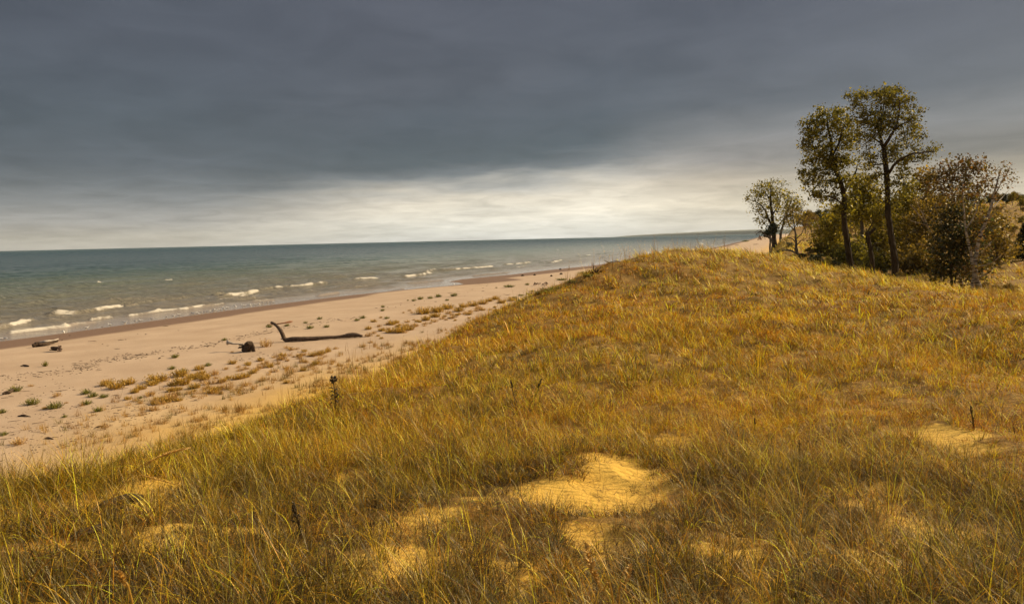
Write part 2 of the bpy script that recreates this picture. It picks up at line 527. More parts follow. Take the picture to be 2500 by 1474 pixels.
def veg_density(x, y):
    """0..1 grass cover"""
    d = D_(x, y); r = np.hypot(x, y)
    base = sstep(-3, 8.5, d + 4.0 * (fbm(x * 0.35, y * 0.35, 21) - 0.5))
    n = fbm(x * 0.8, y * 0.8, 22)
    base = base * sstep(0.22, 0.48, n + 0.34 * sstep(7, 16, r) - .06 * sstep(0, 4, -x) * (1 - sstep(8, 11, r)))
    base = base * (1 - 0.97 * np.clip(bare_mask(x, y) * 1.35, 0, 1))
    return np.clip(base, 0, 1)


wetn = gs + 1.4 * (fbm(GX * .12, GY * .12, 31) - .5)
ww = np.interp(np.hypot(GX, GY), [0, 85, 118, 128, 142, 150, 205, 240, 4000], [9.5, 9, 7.5, 2.4, 2.2, 13, 12, 8, 8])
wet = 1 - sstep(ww - 1.4, ww + .6, wetn)
golden = sstep(-14, 2, gd + 5 * (fbm(GX * .2, GY * .2, 33) - .5)) * sstep(8, 20, gs)
thatch = veg_density(GX, GY) * sstep(0, 7, gd)
gcol = np.stack([wet, golden, thatch], -1)

m, nt, out = new_mat("sand_ground")
at = N(nt, "ShaderNodeAttribute", attribute_name="Col")
sp = N(nt, "ShaderNodeSeparateColor"); L(nt, at.outputs["Color"], sp.inputs[0])
geo = N(nt, "ShaderNodeNewGeometry")
ns = N(nt, "ShaderNodeTexNoise"); ns.inputs["Scale"].default_value = 0.25; ns.inputs["Detail"].default_value = 6; L(nt, geo.outputs["Position"], ns.inputs["Vector"])
nf = N(nt, "ShaderNodeTexNoise"); nf.inputs["Scale"].default_value = 14; nf.inputs["Detail"].default_value = 5; nf.inputs["Roughness"].default_value = .75; L(nt, geo.outputs["Position"], nf.inputs["Vector"])
dry = ramp(nt, [(0.3, (0.36, 0.262, 0.178)), (0.7, (0.435, 0.328, 0.232))]); L(nt, ns.outputs[0], dry.inputs[0])
gold = ramp(nt, [(0.3, (0.50, 0.30, 0.045)), (0.7, (0.62, 0.40, 0.075))]); L(nt, ns.outputs[0], gold.inputs[0])
base = mixc(nt, sp.outputs[1], dry.outputs[0], gold.outputs[0])
speck = ramp(nt, [(0.30, 0.45), (0.43, 1.0), (0.58, 1.0), (0.75, 1.15)]); L(nt, nf.outputs[0], speck.inputs[0])
base = mixc(nt, 0.6, base, mixc(nt, 1.0, base, speck.outputs[0], 'MULTIPLY'))
nth = N(nt, "ShaderNodeTexNoise"); nth.inputs["Scale"].default_value = 5; nth.inputs["Detail"].default_value = 7; nth.inputs["Roughness"].default_value = .75; L(nt, geo.outputs["Position"], nth.inputs["Vector"])
thc = ramp(nt, [(0.3, (0.075, 0.038, 0.008)), (0.55, (0.22, 0.125, 0.022)), (0.75, (0.42, 0.26, 0.05))]); L(nt, nth.outputs[0], thc.inputs[0])
thf = ramp(nt, [(0.35, 0.0), (0.62, 1.0)])
L(nt, math_(nt, 'ADD', math_(nt, 'MULTIPLY', sp.outputs[2], 0.72), math_(nt, 'MULTIPLY', math_(nt, 'SUBTRACT', nth.outputs[0], 0.5), 1.6)), thf.inputs[0])
base = mixc(nt, thf.outputs[0], base, thc.outputs[0])
base = mixc(nt, sp.outputs[0], base, (0.175, 0.108, 0.066))
b = N(nt, "ShaderNodeBsdfPrincipled"); L(nt, base, b.inputs["Base Color"])
b.inputs["Specular IOR Level"].default_value = 0.25
rr = math_(nt, 'MULTIPLY_ADD', sp.outputs[0], -0.35); rr.node.inputs[2].default_value = 0.92
L(nt, rr, b.inputs["Roughness"])
# wind ripples
wv = N(nt, "ShaderNodeTexWave"); wv.inputs["Scale"].default_value = 2.6; wv.inputs["Distortion"].default_value = 6; wv.inputs["Detail"].default_value = 3; wv.inputs["Detail Scale"].default_value = 1.2
wv.bands_direction = 'Y'; L(nt, geo.outputs["Position"], wv.inputs["Vector"])
hh = math_(nt, 'ADD', math_(nt, 'MULTIPLY', wv.outputs[0], 0.35), nf.outputs[0])
bp = N(nt, "ShaderNodeBump"); bp.inputs["Strength"].default_value = 0.75; bp.inputs["Distance"].default_value = 0.04
L(nt, hh, bp.inputs["Height"]); L(nt, bp.outputs[0], b.inputs["Normal"])
L(nt, b.outputs[0], out.inputs["Surface"])
SAND = m
g = grid_mesh("ground", GX, GY, GZ, SAND, gcol)
tag(g, "sand beach and dune ground running to the horizon", "ground", kind="structure")

# ------------------------------------------------------------------ water
wr = np.concatenate([np.geomspace(45, 300, 560, endpoint=False), np.geomspace(300, 1500, 150, endpoint=False), np.geomspace(1500, 15500, 40)])
WX, WY = polar(math.radians(-60), math.radians(40), 760, wr, back=False)
ws = -S_(WX, WY)     # positive offshore
shore_dir = np.array([0.42, 0.908])
al = WX * shore_dir[0] + WY * shore_dir[1]; pe = -WX * shore_dir[1] + WY * shore_dir[0]
wrr = np.hypot(WX, WY)
fall = np.exp(-wrr / 350)
amp = sstep(0.5, 22, ws)
WZ = np.zeros_like(WX)
for (lam, a_, ang, sd_) in [(9.5, .085, 0.0, 1), (5.7, .055, .28, 2), (3.4, .035, -.35, 3), (13.0, .09, -.12, 4), (2.3, .02, .6, 5)]:
    ca, sa = math.cos(ang), math.sin(ang)
    t = pe * ca + al * sa
    envn = fbm(al * 0.05 + sd_ * 9, pe * 0.09, 40 + sd_)
    ph = 2 * math.pi * t / lam + 2.5 * fbm(al * .08, pe * .08, 50 + sd_)
    wv_ = (1 - np.abs(np.sin(ph / 2))) * 2 - 0.7
    WZ += a_ * wv_ * sstep(.3, .65, envn) * np.exp(-(wrr / (lam * 55)) ** 2) * amp * 2.8
foam = np.zeros_like(WX); brk = np.zeros_like(WX)
breakers = [  # px line, height m, foam strength, width m
    ([(-40, 803), (0, 797), (52, 785)], .42, 1.0, 1.3), ([(62, 784), (78, 780)], .3, .8, .8),
    ([(128, 767), (200, 762), (245, 757), (288, 749)], .50, 1.0, 1.5), ([(300, 748), (335, 742)], .4, .5, .8), ([(340, 735), (395, 731), (450, 726)], .42, 0.0, 1.3),
    ([(300, 738), (330, 734)], .4, 0, 1.0),
    ([(30, 811), (55, 808), (110, 801), (160, 796)], .30, 1.0, 1.1), ([(160, 796), (185, 790), (228, 786)], .26, .7, .8),
    ([(225, 779), (266, 773)], .32, 1.0, 1.1), ([(318, 769), (360, 764), (392, 758)], .30, 1.0, 1.0), ([(392, 759), (450, 754), (492, 747)], .30, 1.0, 1.1),
    ([(500, 747), (528, 742)], .28, .4, .7), ([(520, 745), (545, 740)], .2, .7, .7),
    ([(545, 722), (590, 717), (628, 712)], .45, 1.0, 1.6), ([(526, 719), (545, 717)], .55, .2, 1.2), ([(535, 729), (570, 726), (600, 721)], .32, .9, 1.2),
    ([(640, 707), (690, 702), (735, 698), (795, 691)], .42, .85, 1.3), ([(620, 734), (665, 731)], .2, .7, .8), ([(590, 728), (620, 726)], .3, 0, .8),
    ([(866, 684), (890, 682), (917, 680)], .45, 1.0, 1.8), ([(780, 720), (826, 713)], .25, .5, .9), ([(868, 699), (912, 696)], .2, .7, .9),
    ([(992, 673), (1030, 669), (1052, 664)], .45, 1.0, 2.2), ([(1040, 663), (1062, 659)], .4, .7, 1.6), ([(1085, 658), (1130, 655), (1165, 652), (1200, 649)], .45, 1.0, 2.0),
    ([(1235, 646), (1292, 641)], .45, 1.0, 2.2), ([(1262, 651), (1285, 648)], .3, .8, 1.6), ([(1345, 641), (1370, 634)], .4, .9, 2.0), ([(1320, 640), (1360, 638)], .3, .7, 1.6),
    ([(1405, 626), (1440, 623)], .4, .9, 2.6), ([(1460, 620), (1500, 618)], .4, .9, 2.6), ([(1470, 628), (1540, 622)], .3, .7, 2.2), ([(1530, 612), (1580, 607)], .3, .8, 3), ([(1600, 610), (1680, 603)], .3, .7, 3),
    ([(1700, 593), (1750, 588)], .3, .7, 4),
    ([(240, 693), (253, 690)], .5, 1.0, 1.2), ([(385, 686), (404, 683)], .5, .0, 1.3), ([(404, 684), (420, 682)], .55, 1.0, 1.3),
    ([(1352, 611), (1362, 611)], .4, 1, 2.5), ([(1464, 602), (1474, 602)], .4, 1, 3),
    ([(950, 708), (985, 703)], .15, .5, .8), ([(760, 728), (830, 722)], .15, .4, .7), ([(1000, 690), (1080, 683)], .2, .45, 1.0), ([(1160, 672), (1240, 664)], .2, .45, 1.2),
]
for (pl, hgt, fo, wd) in breakers:
    wd = wd * .35
    wp = [tuple(onz(a, b_, 0.15)[:2]) for a, b_ in pl]
    d, par = seg_dist(WX, WY, wp)
    msk = d < wd * 7
    if not msk.any(): continue
    x = WX[msk]; y = WY[msk]
    dd = d[msk]
    L0 = np.hypot(wp[-1][0] - wp[0][0], wp[-1][1] - wp[0][1])
    off = (x - wp[0][0]) * (-shore_dir[1]) + (y - wp[0][1]) * shore_dir[0]
    # signed offshore distance to the nearest point of the line
    nx, ny = [], []
    best = np.full(x.shape, 1e9); qx = np.zeros(x.shape); qy = np.zeros(x.shape)
    for i in range(len(wp) - 1):
        ax, ay = wp[i]; bx, by = wp[i + 1]; dx, dy = bx - ax, by - ay
        t = np.clip(((x - ax) * dx + (y - ay) * dy) / (dx * dx + dy * dy), 0, 1)
        X2 = ax + t * dx; Y2 = ay + t * dy; e = (x - X2) ** 2 + (y - Y2) ** 2
        mm = e < best; best = np.where(mm, e, best); qx = np.where(mm, X2, qx); qy = np.where(mm, Y2, qy)
    sg = (x - qx) * (-shore_dir[1]) + (y - qy) * shore_dir[0]     # + offshore
    wob = 0.8 * wd * (fbm(x * 0.6, y * 0.6, 61) - 0.5)
    sg = sg + wob
    lat = np.sqrt(np.maximum(best - sg * sg, 0))
    prof = np.where(sg > 0, np.exp(-(sg / (wd * 1.5)) ** 2), np.exp(-(sg / (wd * 0.55)) ** 2))
    lf_ = np.exp(-(np.maximum(np.sqrt(best) - np.abs(sg), 0) / (wd * .8)) ** 2)
    WZ[msk] += hgt * prof * lf_ * (0.75 + .5 * fbm(x * .9, y * .9, 62))
    fm = .85 * np.exp(-((sg + wd * 0.35) / (wd * 0.85)) ** 2) * lf_ * fo * (.5 + .75 * sstep(.30, .62, fbm(x * .8, y * .8, 63)))
    foam[msk] = np.maximum(foam[msk], fm)
edge = np.exp(-((ws - 0.35) / 0.30) ** 2) * 0.42 * sstep(.45, .65, fbm(WX * .25, WY * .25, 65))
foam = np.maximum(foam, edge)
# small scattered crests further out
far = sstep(.80, .86, fbm(al * 0.10, pe * 0.35, 71, 2)) * sstep(15, 40, ws) * (1 - sstep(300, 900, wrr)) * 0.0
foam = np.clip(np.maximum(foam, far), 0, 1)
WZ = WZ * sstep(-0.2, 3, ws) + 0.01
wcol = np.stack([foam, np.clip(ws / 300.0, 0, 1), np.clip(wrr / 3000, 0, 1)], -1)

m, nt, out = new_mat("lake_water")
at = N(nt, "ShaderNodeAttribute", attribute_name="Col")
sp = N(nt, "ShaderNodeSeparateColor"); L(nt, at.outputs["Color"], sp.inputs[0])
geo = N(nt, "ShaderNodeNewGeometry")
mp = N(nt, "ShaderNodeMapping"); mp.vector_type = 'POINT'; mp.inputs["Rotation"].default_value = (0, 0, math.radians(-25 + 90)); L(nt, geo.outputs["Position"], mp.inputs["Vector"])
mps = N(nt, "ShaderNodeMapping"); mps.inputs["Rotation"].default_value = (0, 0, math.radians(8)); mps.inputs["Scale"].default_value = (0.32, 1, 1); L(nt, geo.outputs["Position"], mps.inputs["Vector"])
nz1 = N(nt, "ShaderNodeTexNoise"); nz1.inputs["Scale"].default_value = 0.42; nz1.inputs["Detail"].default_value = 7; nz1.inputs["Roughness"].default_value = .62; L(nt, mps.outputs[0], nz1.inputs["Vector"])
nz2 = N(nt, "ShaderNodeTexNoise"); nz2.inputs["Scale"].default_value = 0.05; nz2.inputs["Detail"].default_value = 5; nz2.inputs["Roughness"].default_value = .6; L(nt, mps.outputs[0], nz2.inputs["Vector"])
dcol = ramp(nt, [(0.0, (0.29, 0.24, 0.20)), (0.04, (0.235, 0.205, 0.155)), (0.15, (0.205, 0.198, 0.145)), (0.35, (0.150, 0.178, 0.132)), (0.6, (0.068, 0.115, 0.098)), (1.0, (0.024, 0.060, 0.066))])
dn = math_(nt, 'ADD', sp.outputs[1], math_(nt, 'MULTIPLY', math_(nt, 'SUBTRACT', nz2.outputs[0], .5), math_(nt, 'MULTIPLY', sp.outputs[1], 1.2)))
L(nt, dn, dcol.inputs[0])
farc = ramp(nt, [(0.05, 0.0), (0.5, 1.0)]); L(nt, sp.outputs[2], farc.inputs[0])
bc = mixc(nt, farc.outputs[0], dcol.outputs[0], (0.018, 0.055, 0.068))
b = N(nt, "ShaderNodeBsdfPrincipled"); b.inputs["IOR"].default_value = 1.33
rough = ramp(nt, [(0.0, 0.08), (0.1, 0.14), (1.0, 0.35)]); L(nt, sp.outputs[2], rough.inputs[0])
L(nt, rough.outputs[0], b.inputs["Roughness"])
L(nt, bc, b.inputs["Base Color"]); b.inputs["Specular IOR Level"].default_value = 0.5
bp = N(nt, "ShaderNodeBump"); bp.inputs["Distance"].default_value = 3.8
calm = ramp(nt, [(0.0, 0.06), (0.012, 0.10), (0.035, 0.75), (0.1, 1.0)]); L(nt, sp.outputs[1], calm.inputs[0])
L(nt, calm.outputs[0], bp.inputs["Strength"])
L(nt, nz1.outputs[0], bp.inputs["Height"]); L(nt, bp.outputs[0], b.inputs["Normal"])
fb = N(nt, "ShaderNodeBsdfPrincipled"); fb.inputs["Base Color"].default_value = (0.46, 0.43, 0.37, 1); fb.inputs["Roughness"].default_value = .9
nfo = N(nt, "ShaderNodeTexNoise"); nfo.inputs["Scale"].default_value = 5.0; nfo.inputs["Detail"].default_value = 6; nfo.inputs["Roughness"].default_value = .75; L(nt, mps.outputs[0], nfo.inputs["Vector"])
fv = math_(nt, 'ADD', sp.outputs[0], math_(nt, 'MULTIPLY', math_(nt, 'SUBTRACT', nfo.outputs[0], .5), 1.9))
fr = ramp(nt, [(0.44, 0.0), (0.80, 1.0)]); L(nt, fv, fr.inputs[0])
# foam only where the attribute is set at all
fgate = ramp(nt, [(0.04, 0.0), (0.2, 1.0)]); L(nt, sp.outputs[0], fgate.inputs[0])
ff = math_(nt, 'MULTIPLY', fr.outputs[0], fgate.outputs[0])
ms = N(nt, "ShaderNodeMixShader"); L(nt, ff, ms.inputs[0]); L(nt, b.outputs[0], ms.inputs[1]); L(nt, fb.outputs[0], ms.inputs[2])
L(nt, ms.outputs[0], out.inputs["Surface"])
WATER = m
wa = grid_mesh("water", WX, WY, WZ, WATER, wcol)
tag(wa, "choppy lake water with small foaming breakers near the sand", "water", kind="structure")
# (extra parts are appended below)
# ------------------------------------------------------------------ grass
def blades(bx, by, bz, az, lean, curve, length, width, nseg, tipw=0.12, power=1.3):
    n = len(bx); Lv = nseg + 1
    t = np.linspace(0, 1, Lv)
    th = lean[:, None] + curve[:, None] * (t[None] ** power)
    dl = length[:, None] / nseg
    dh = np.sin(th) * dl; dv = np.cos(th) * dl
    h = np.cumsum(np.concatenate([np.zeros((n, 1)), (dh[:, :-1] + dh[:, 1:]) / 2], 1), 1)
    v = np.cumsum(np.concatenate([np.zeros((n, 1)), (dv[:, :-1] + dv[:, 1:]) / 2], 1), 1)
    cx_ = bx[:, None] + h * np.sin(az)[:, None]; cy_ = by[:, None] + h * np.cos(az)[:, None]; cz_ = bz[:, None] + v
    wv = width[:, None] * (1 - (1 - tipw) * t[None] ** 1.5) * 0.5
    ra = az + math.pi / 2 + rng.normal(0, .5, n)
    px_ = np.sin(ra)[:, None] * wv; py_ = np.cos(ra)[:, None] * wv
    V = np.empty((n, Lv, 2, 3), np.float32)
    V[:, :, 0, 0] = cx_ - px_; V[:, :, 0, 1] = cy_ - py_; V[:, :, 0, 2] = cz_
    V[:, :, 1, 0] = cx_ + px_; V[:, :, 1, 1] = cy_ + py_; V[:, :, 1, 2] = cz_
    base = np.arange(n)[:, None] * (Lv * 2); i = np.arange(nseg)[None] * 2
    a = base + i
    Fq = np.stack([a, a + 1, a + 3, a + 2], -1).reshape(-1, 4)
    return V.reshape(-1, 3), Fq, Lv * 2


GOLD = np.array([[.70, .375, .016], [.78, .45, .022], [.64, .31, .012], [.48, .22, .010], [.84, .54, .05]])
RUST = np.array([[.46, .175, .010], [.56, .225, .012], [.33, .115, .010], [.62, .28, .02]])
GREEN = np.array([[.25, .175, .012], [.38, .27, .014], [.13, .10, .012], [.48, .34, .02]])
GREY = np.array([[.34, .28, .11], [.26, .22, .09], [.42, .35, .16], [.18, .165, .06]])
STRAW = np.array([[.56, .42, .06], [.66, .50, .10], [.44, .33, .04]])
DARK = np.array([[.085, .045, .010], [.13, .07, .014], [.05, .040, .010], [.16, .075, .014]])
PAL = [GOLD, RUST, GREEN, GREY, STRAW, DARK]


def zone_weights(x, y):
    """relative share of each grass colour by place"""
    r = np.hypot(x, y)
    n1 = fbm(x * .22, y * .22, 81, 2); n2 = fbm(x * .45, y * .45, 82, 2); n3 = fbm(x * .12 + 4, y * .12, 83, 2)
    near = 1 - sstep(6.5, 13, r)
    lip = np.exp(-((x + 5.2) / 2.0) ** 2) * sstep(5, 8, y) * (1 - sstep(11, 15, y))
    flank = np.exp(-(((x - (y - 30) * .30) - 1.0) / 3.6) ** 2) * sstep(20, 28, y) * (1 - sstep(60, 70, y))
    crest = sstep(36, 44, y) * sstep(6, 12, x)
    far = sstep(56, 62, y)
    g = 1.8 * (1 - .78 * near) * (.35 + 1.4 * sstep(.35, .65, n1))
    ru = (.35 + 1.5 * sstep(.46, .70, n2)) * (1 + 4.0 * flank) * (1 - .30 * near)
    gn = .06 + .65 * sstep(.56, .74, n3) + 4.2 * lip + .22 * near
    gy = (.10 + 1.25 * near * sstep(.35, .6, n2) + .7 * sstep(.60, .75, fbm(x * .3 + 9, y * .3, 84, 2)))
    st = .12 + 2.6 * crest + .15 * near
    dk = .38 + 2.5 * near + .9 * sstep(.5, .7, fbm(x * .9 + 3, y * .9, 86, 2))  # extra dark blades close to the camera put foreground shade into the colour
    W = np.stack([g, ru, gn, gy, st, dk], 0) * 1.0
    W[1] += far * .6; W[2] *= (1 - .4 * far); W[3] *= (1 - .8 * far)
    return W / W.sum(0)


grass = MB()


def scatter(n, rlo, rhi, azlo=-41, azhi=41):
    """uniform in azimuth and in log distance => density falls with distance squared"""
    a = np.radians(rng.uniform(azlo, azhi, n)); r = np.exp(rng.uniform(math.log(rlo), math.log(rhi), n))
    return np.sin(a) * r, np.cos(a) * r


def grow(ntuft, rlo, rhi, per, spread, hgt, wid, nseg, min_d=0.0, azlo=-41, azhi=41, dens_pow=1.0, visible=None):
    x, y = scatter(ntuft, rlo, rhi, azlo, azhi)
    v = veg_density(x, y)
    keep = rng.random(len(x)) < v ** dens_pow
    if visible is not None: keep &= visible(x, y)
    x = x[keep]; y = y[keep]
    r = np.hypot(x, y)
    W = zone_weights(x, y).T; cw = np.cumsum(W, 1)
    typ = (rng.random(len(x))[:, None] > cw).sum(1).clip(0, 5)
    k = np.maximum(3, rng.poisson(per, len(x)))
    idx = np.repeat(np.arange(len(x)), k)
    n = len(idx)
    tt = typ[idx]
    sp_ = spread * (0.6 + 0.8 * rng.random(len(x)))[idx]
    sp_ = sp_ * (1 + r[idx] / 40)
    an = rng.uniform(0, 2 * math.pi, n); rd = np.abs(rng.normal(0, 1, n)) * sp_ * .5
    bx = x[idx] + np.sin(an) * rd; by = y[idx] + np.cos(an) * rd
    bz = ground(bx, by) - 0.01
    tuft_h = rng.uniform(.65, 1.25, len(x))[idx] * (0.25 + 1.5 * fbm(bx * .7, by * .7, 90))
    Ht = np.array([.48, .44, .52, .42, .60, .46])[tt] * hgt * (1 - .55 * np.clip(np.maximum(bare_mask(bx, by + .35), bare_mask(bx, by + .75)) * 1.6, 0, 1))
    ln = Ht * tuft_h * rng.uniform(.6, 1.2, n)
    az = an + rng.normal(0, .6, n)
    # prevailing lean
    lean = np.abs(rng.normal(.32, .30, n)) + rd * .9
    cv = np.array([2.3, 2.3, .95, 1.6, .6, 2.2])[tt] * np.abs(rng.normal(1, .65, n))
    w_ = wid * np.array([.8, .8, 1.25, 1.0, .9, 1.0])[tt] * rng.uniform(.6, 1.4, n) * np.maximum(1, r[idx] / 11.0) ** 0.85
    lv = (r[idx] > 30) & (tt == 4)
    az = np.where(lv, -1.2 + rng.normal(0, .5, n), az)
    pal = np.stack([p[rng.integers(0, len(p), n)] for p in PAL], 0)
    c = pal[tt, np.arange(n)]
    hl = rng.random(n) < np.where(r[idx] < 9, .08, .13)
    w_ = np.where(hl, w_ * (1.25 + .7 * sstep(8, 20, r[idx])), w_)
    c = np.where(hl[:, None], (STRAW if 0 else GOLD)[rng.integers(0, len(GOLD), n)] * np.where(tt == 3, .8, 1.25)[:, None], c * (.72 - .12 * (1 - sstep(5, 12, r[idx])))[:, None])  # all blades painted darker towards the camera, as foreground shading
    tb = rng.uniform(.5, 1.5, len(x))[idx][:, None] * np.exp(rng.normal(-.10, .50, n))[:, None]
    c = np.clip(c * tb * (1.14 - .16 * (1 - sstep(4, 11, r[idx])))[:, None], 0, .92)  # further near-camera darkening: foreground shade kept in blade colour
    c[:, 2] *= np.where(tt == 3, .85, .55)
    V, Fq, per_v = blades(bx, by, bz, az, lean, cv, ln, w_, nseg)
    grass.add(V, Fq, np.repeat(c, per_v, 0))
    return n


tot = 0
tot += grow(6200, 2.6, 10.0, 24, .09, .80, .0036, 7)
tot += grow(12500, 8.0, 26.0, 20, .12, .82, .0042, 5)
tot += grow(17500, 22.0, 62.0, 16, .20, .92, .0062, 3)
tot += grow(11000, 52.0, 200.0, 12, .45, 1.1, .009, 2, azlo=10, azhi=41, dens_pow=.3)
tot += grow(2600, 2.6, 45.0, 16, .14, .85, .005, 4, azlo=40, azhi=72)
tot += grow(1500, 2.6, 16.0, 16, .12, .85, .005, 4, azlo=-72, azhi=-40)
print("blades", tot)
GRASSM = leaf_mat("dry_grass", 0.26)
go = grass.build("dune_grass", GRASSM)
tag(go, "golden and green dune grass covering the foredune and its hollow", "grass", kind="stuff")

# low debris lying on bare sand of the dune: fallen blades
lit = MB()
x, y = scatter(34000, 2.8, 24, -40, 40)
kk = (D_(x, y) > 0.5) & (rng.random(len(x)) < .25 + .75 * np.clip(bare_mask(x, y), 0, 1)); x = x[kk]; y = y[kk]
n = len(x); z = ground(x, y) + .006
rd_ = np.hypot(x, y)
V, Fq, pv = blades(x, y, z, rng.uniform(0, 6.28, n), np.full(n, 1.53) + rng.normal(0, .03, n), rng.normal(0, .04, n), rng.uniform(.08, .35, n), .0055 * np.maximum(1, rd_ / 8), 3)
lc = np.array([[.30, .17, .05], [.16, .09, .03], [.09, .05, .02], [.42, .27, .08]])[rng.integers(0, 4, n)]
lit.add(V, Fq, np.repeat(lc, pv, 0))
lo = lit.build("grass_litter", GRASSM)
tag(lo, "fallen dry grass blades lying on the bare dune sand", "grass litter", kind="stuff")

# tall thin flowering stalks rising above the grass
st = MB()


def stalks(n, pxr, pyr, hr, curve=.35, colr=((.30, .17, .05), (.22, .12, .03), (.42, .27, .08))):
    xs = []
    for _ in range(n):
        q = hit(rng.uniform(*pxr), rng.uniform(*pyr)); xs.append(q)
    xs = np.array(xs); r = np.hypot(xs[:, 0], xs[:, 1])
    ln = rng.uniform(*hr, n)
    az = rng.uniform(0, 6.28, n); le = np.abs(rng.normal(0.05, .10, n)); cv = np.abs(rng.normal(curve, .2, n))
    V, Fq, pv = blades(xs[:, 0], xs[:, 1], xs[:, 2], az, le, cv, ln, .0050 * np.maximum(1, r / 8), 7, power=2.0)
    cc = np.array(colr)[rng.integers(0, len(colr), n)]
    st.add(V, Fq, np.repeat(cc, pv, 0))
    # open seed heads: short side branchlets near the tip
    Vr = V.reshape(n, -1, 2, 3).mean(2)
    for j in range(n):
        for k in range(9):
            lev = 4 + rng.integers(0, 4); lev = min(lev, 7)
            p0 = Vr[j, lev]
            a2 = rng.uniform(0, 6.28)
            L2 = ln[j] * .09
            v2, f2, pv2 = blades(np.array([p0[0]]), np.array([p0[1]]), np.array([p0[2]]), np.array([a2]), np.array([.6]), np.array([.5]), np.array([L2]), np.array([.004 * max(1, r[j] / 14)]), 2)
            st.add(v2, f2, cc[j])


stalks(120, (1370, 1780), (622, 690), (1.0, 1.65))
stalks(35, (1180, 1420), (700, 800), (.7, 1.1))
stalks(70, (840, 1180), (850, 940), (.6, 1.05))
stalks(60, (640, 900), (905, 985), (.35, .7))
stalks(26, (560, 860), (960, 1030), (.35, .62), .8)
stalks(16, (300, 600), (1050, 1110), (.35, .55), .9)
stalks(40, (1300, 2400), (720, 1000), (.6, .9), .5)
stalks(60, (300, 2400), (1050, 1400), (.4, .65), .9)
so_ = st.build("seeding_grass_stalks", GRASSM)
tag(so_, "thin tall seeding grass stalks sticking up above the dune grass", "grass stalks", kind="stuff")
print("grass done")

# ------------------------------------------------------------------ beach plants (individual)
PLM = leaf_mat("beach_plant_leaf", .3)
BG = np.array([[.15, .16, .025], [.22, .21, .03], [.10, .11, .02], [.28, .24, .04]])
BY = np.array([[.48, .29, .035], [.36, .22, .03], [.58, .37, .06], [.28, .19, .03]])
BT = np.array([[.40, .23, .06], [.48, .29, .08], [.30, .16, .05], [.54, .36, .11]])


def plant_mesh(name, pal, nb, seed, stemmy=False):
    """unit plant: 1 m wide, about .42 m tall"""
    m = MB(); n = nb
    an = rng.uniform(0, 6.28, n); rd = rng.random(n) * .28
    bx = np.sin(an) * rd; by = np.cos(an) * rd
    az = an + rng.normal(0, .5, n)
    ln = rng.uniform(.16, .42, n) * (1.1 - rd)
    V, Fq, pv = blades(bx, by, np.full(n, -.02), az, np.abs(rng.normal(.5, .3, n)), rng.normal(.1, .4, n), ln, np.full(n, .030), 3, tipw=.5)
    c = pal[rng.integers(0, len(pal), n)] * rng.uniform(.7, 1.3, n)[:, None]
    m.add(V, Fq, np.repeat(c, pv, 0))
    # leaflets along the stems
    Vm = V.reshape(n, -1, 2, 3).mean(2)
    k = 3 if not stemmy else 2
    for lev in range(1, 4):
        for _ in range(k):
            p = Vm[:, lev] + rng.normal(0, .008, (n, 3))
            v2, f2, pv2 = blades(p[:, 0], p[:, 1], p[:, 2], rng.uniform(0, 6.28, n), rng.uniform(.3, 1.4, n), rng.normal(0, .3, n), rng.uniform(.05, .10, n), np.full(n, .026), 1, tipw=.4)
            m.add(v2, f2, np.repeat(c * rng.uniform(.8, 1.25, n)[:, None], pv2, 0))
    v = m
    o = v.build(name, PLM)
    return o


protoG = [plant_mesh("beach_plant", BG, 70, i) for i in range(3)]
protoY = [plant_mesh("beach_grass_tuft", BY, 75, i) for i in range(3)]
protoT = [plant_mesh("dry_beach_plant", BT, 42, i, True) for i in range(4)]
used = set()
LG = "small green beach plant with fleshy spreading leaves on open sand"
LY = "yellow-green leafy clump growing on the sand below the dune"
LT = "dry tan tuft sprouting from the sand at the dune foot"


def put_plant(protos, px, py, wpx, label, cat, group, hs=1.0):
    q = hit(px, py)
    dist = float(np.hypot(q[0], q[1]))
    wid = wpx * dist / F
    p = protos[rng.integers(0, len(protos))]
    if p.name not in used:
        used.add(p.name); o = p
    else:
        o = p.copy(); COL.objects.link(o)
    o.location = tuple(float(t) for t in q); o.rotation_euler = (0, 0, rng.uniform(0, 6.28))
    o.scale = (wid, wid, wid * hs)
    tag(o, label, cat, group)
    return o


greens = [(427, 873, 25), (420, 901, 22), (446, 910, 30), (508, 893, 22), (37, 955, 34), (78, 987, 38), (210, 961, 30), (226, 968, 28), (254, 970, 25), (135, 996, 40),
          (212, 987, 28), (240, 1004, 28), (158, 1018, 15), (342, 972, 15), (548, 831, 18), (657, 799, 20), (701, 796, 17), (746, 789, 14), (781, 779, 17), (757, 802, 24), (797, 799, 20),
          (872, 783, 18), (885, 777, 20), (934, 759, 16), (935, 750, 15), (944, 778, 18), (996, 734, 8), (1010, 735, 16), (1026, 731, 22), (1050, 729, 18), (1070, 725, 22), (1108, 723, 24),
          (1092, 734, 14), (1287, 696, 16), (1212, 703, 8), (3, 1008, 24), (8, 1062, 22)]
for a, b_, c_ in greens: put_plant(protoG, a, b_, c_, LG, "beach plant", "green plants dotted over the beach", .9)
o = put_plant(protoG, 111, 894, 15, "lone upright green tuft on the bare beach above the long sticks", "beach plant", "green plants dotted over the beach", 1.9)
o = put_plant(protoG, 1243, 701, 36, "long flat green plant patch beside the far driftwood debris", "beach plant", "green plants dotted over the beach", .45)
o = put_plant(protoG, 1372, 684, 40, "low green streak of plants near the far dark mound", "beach plant", "green plants dotted over the beach", .35)
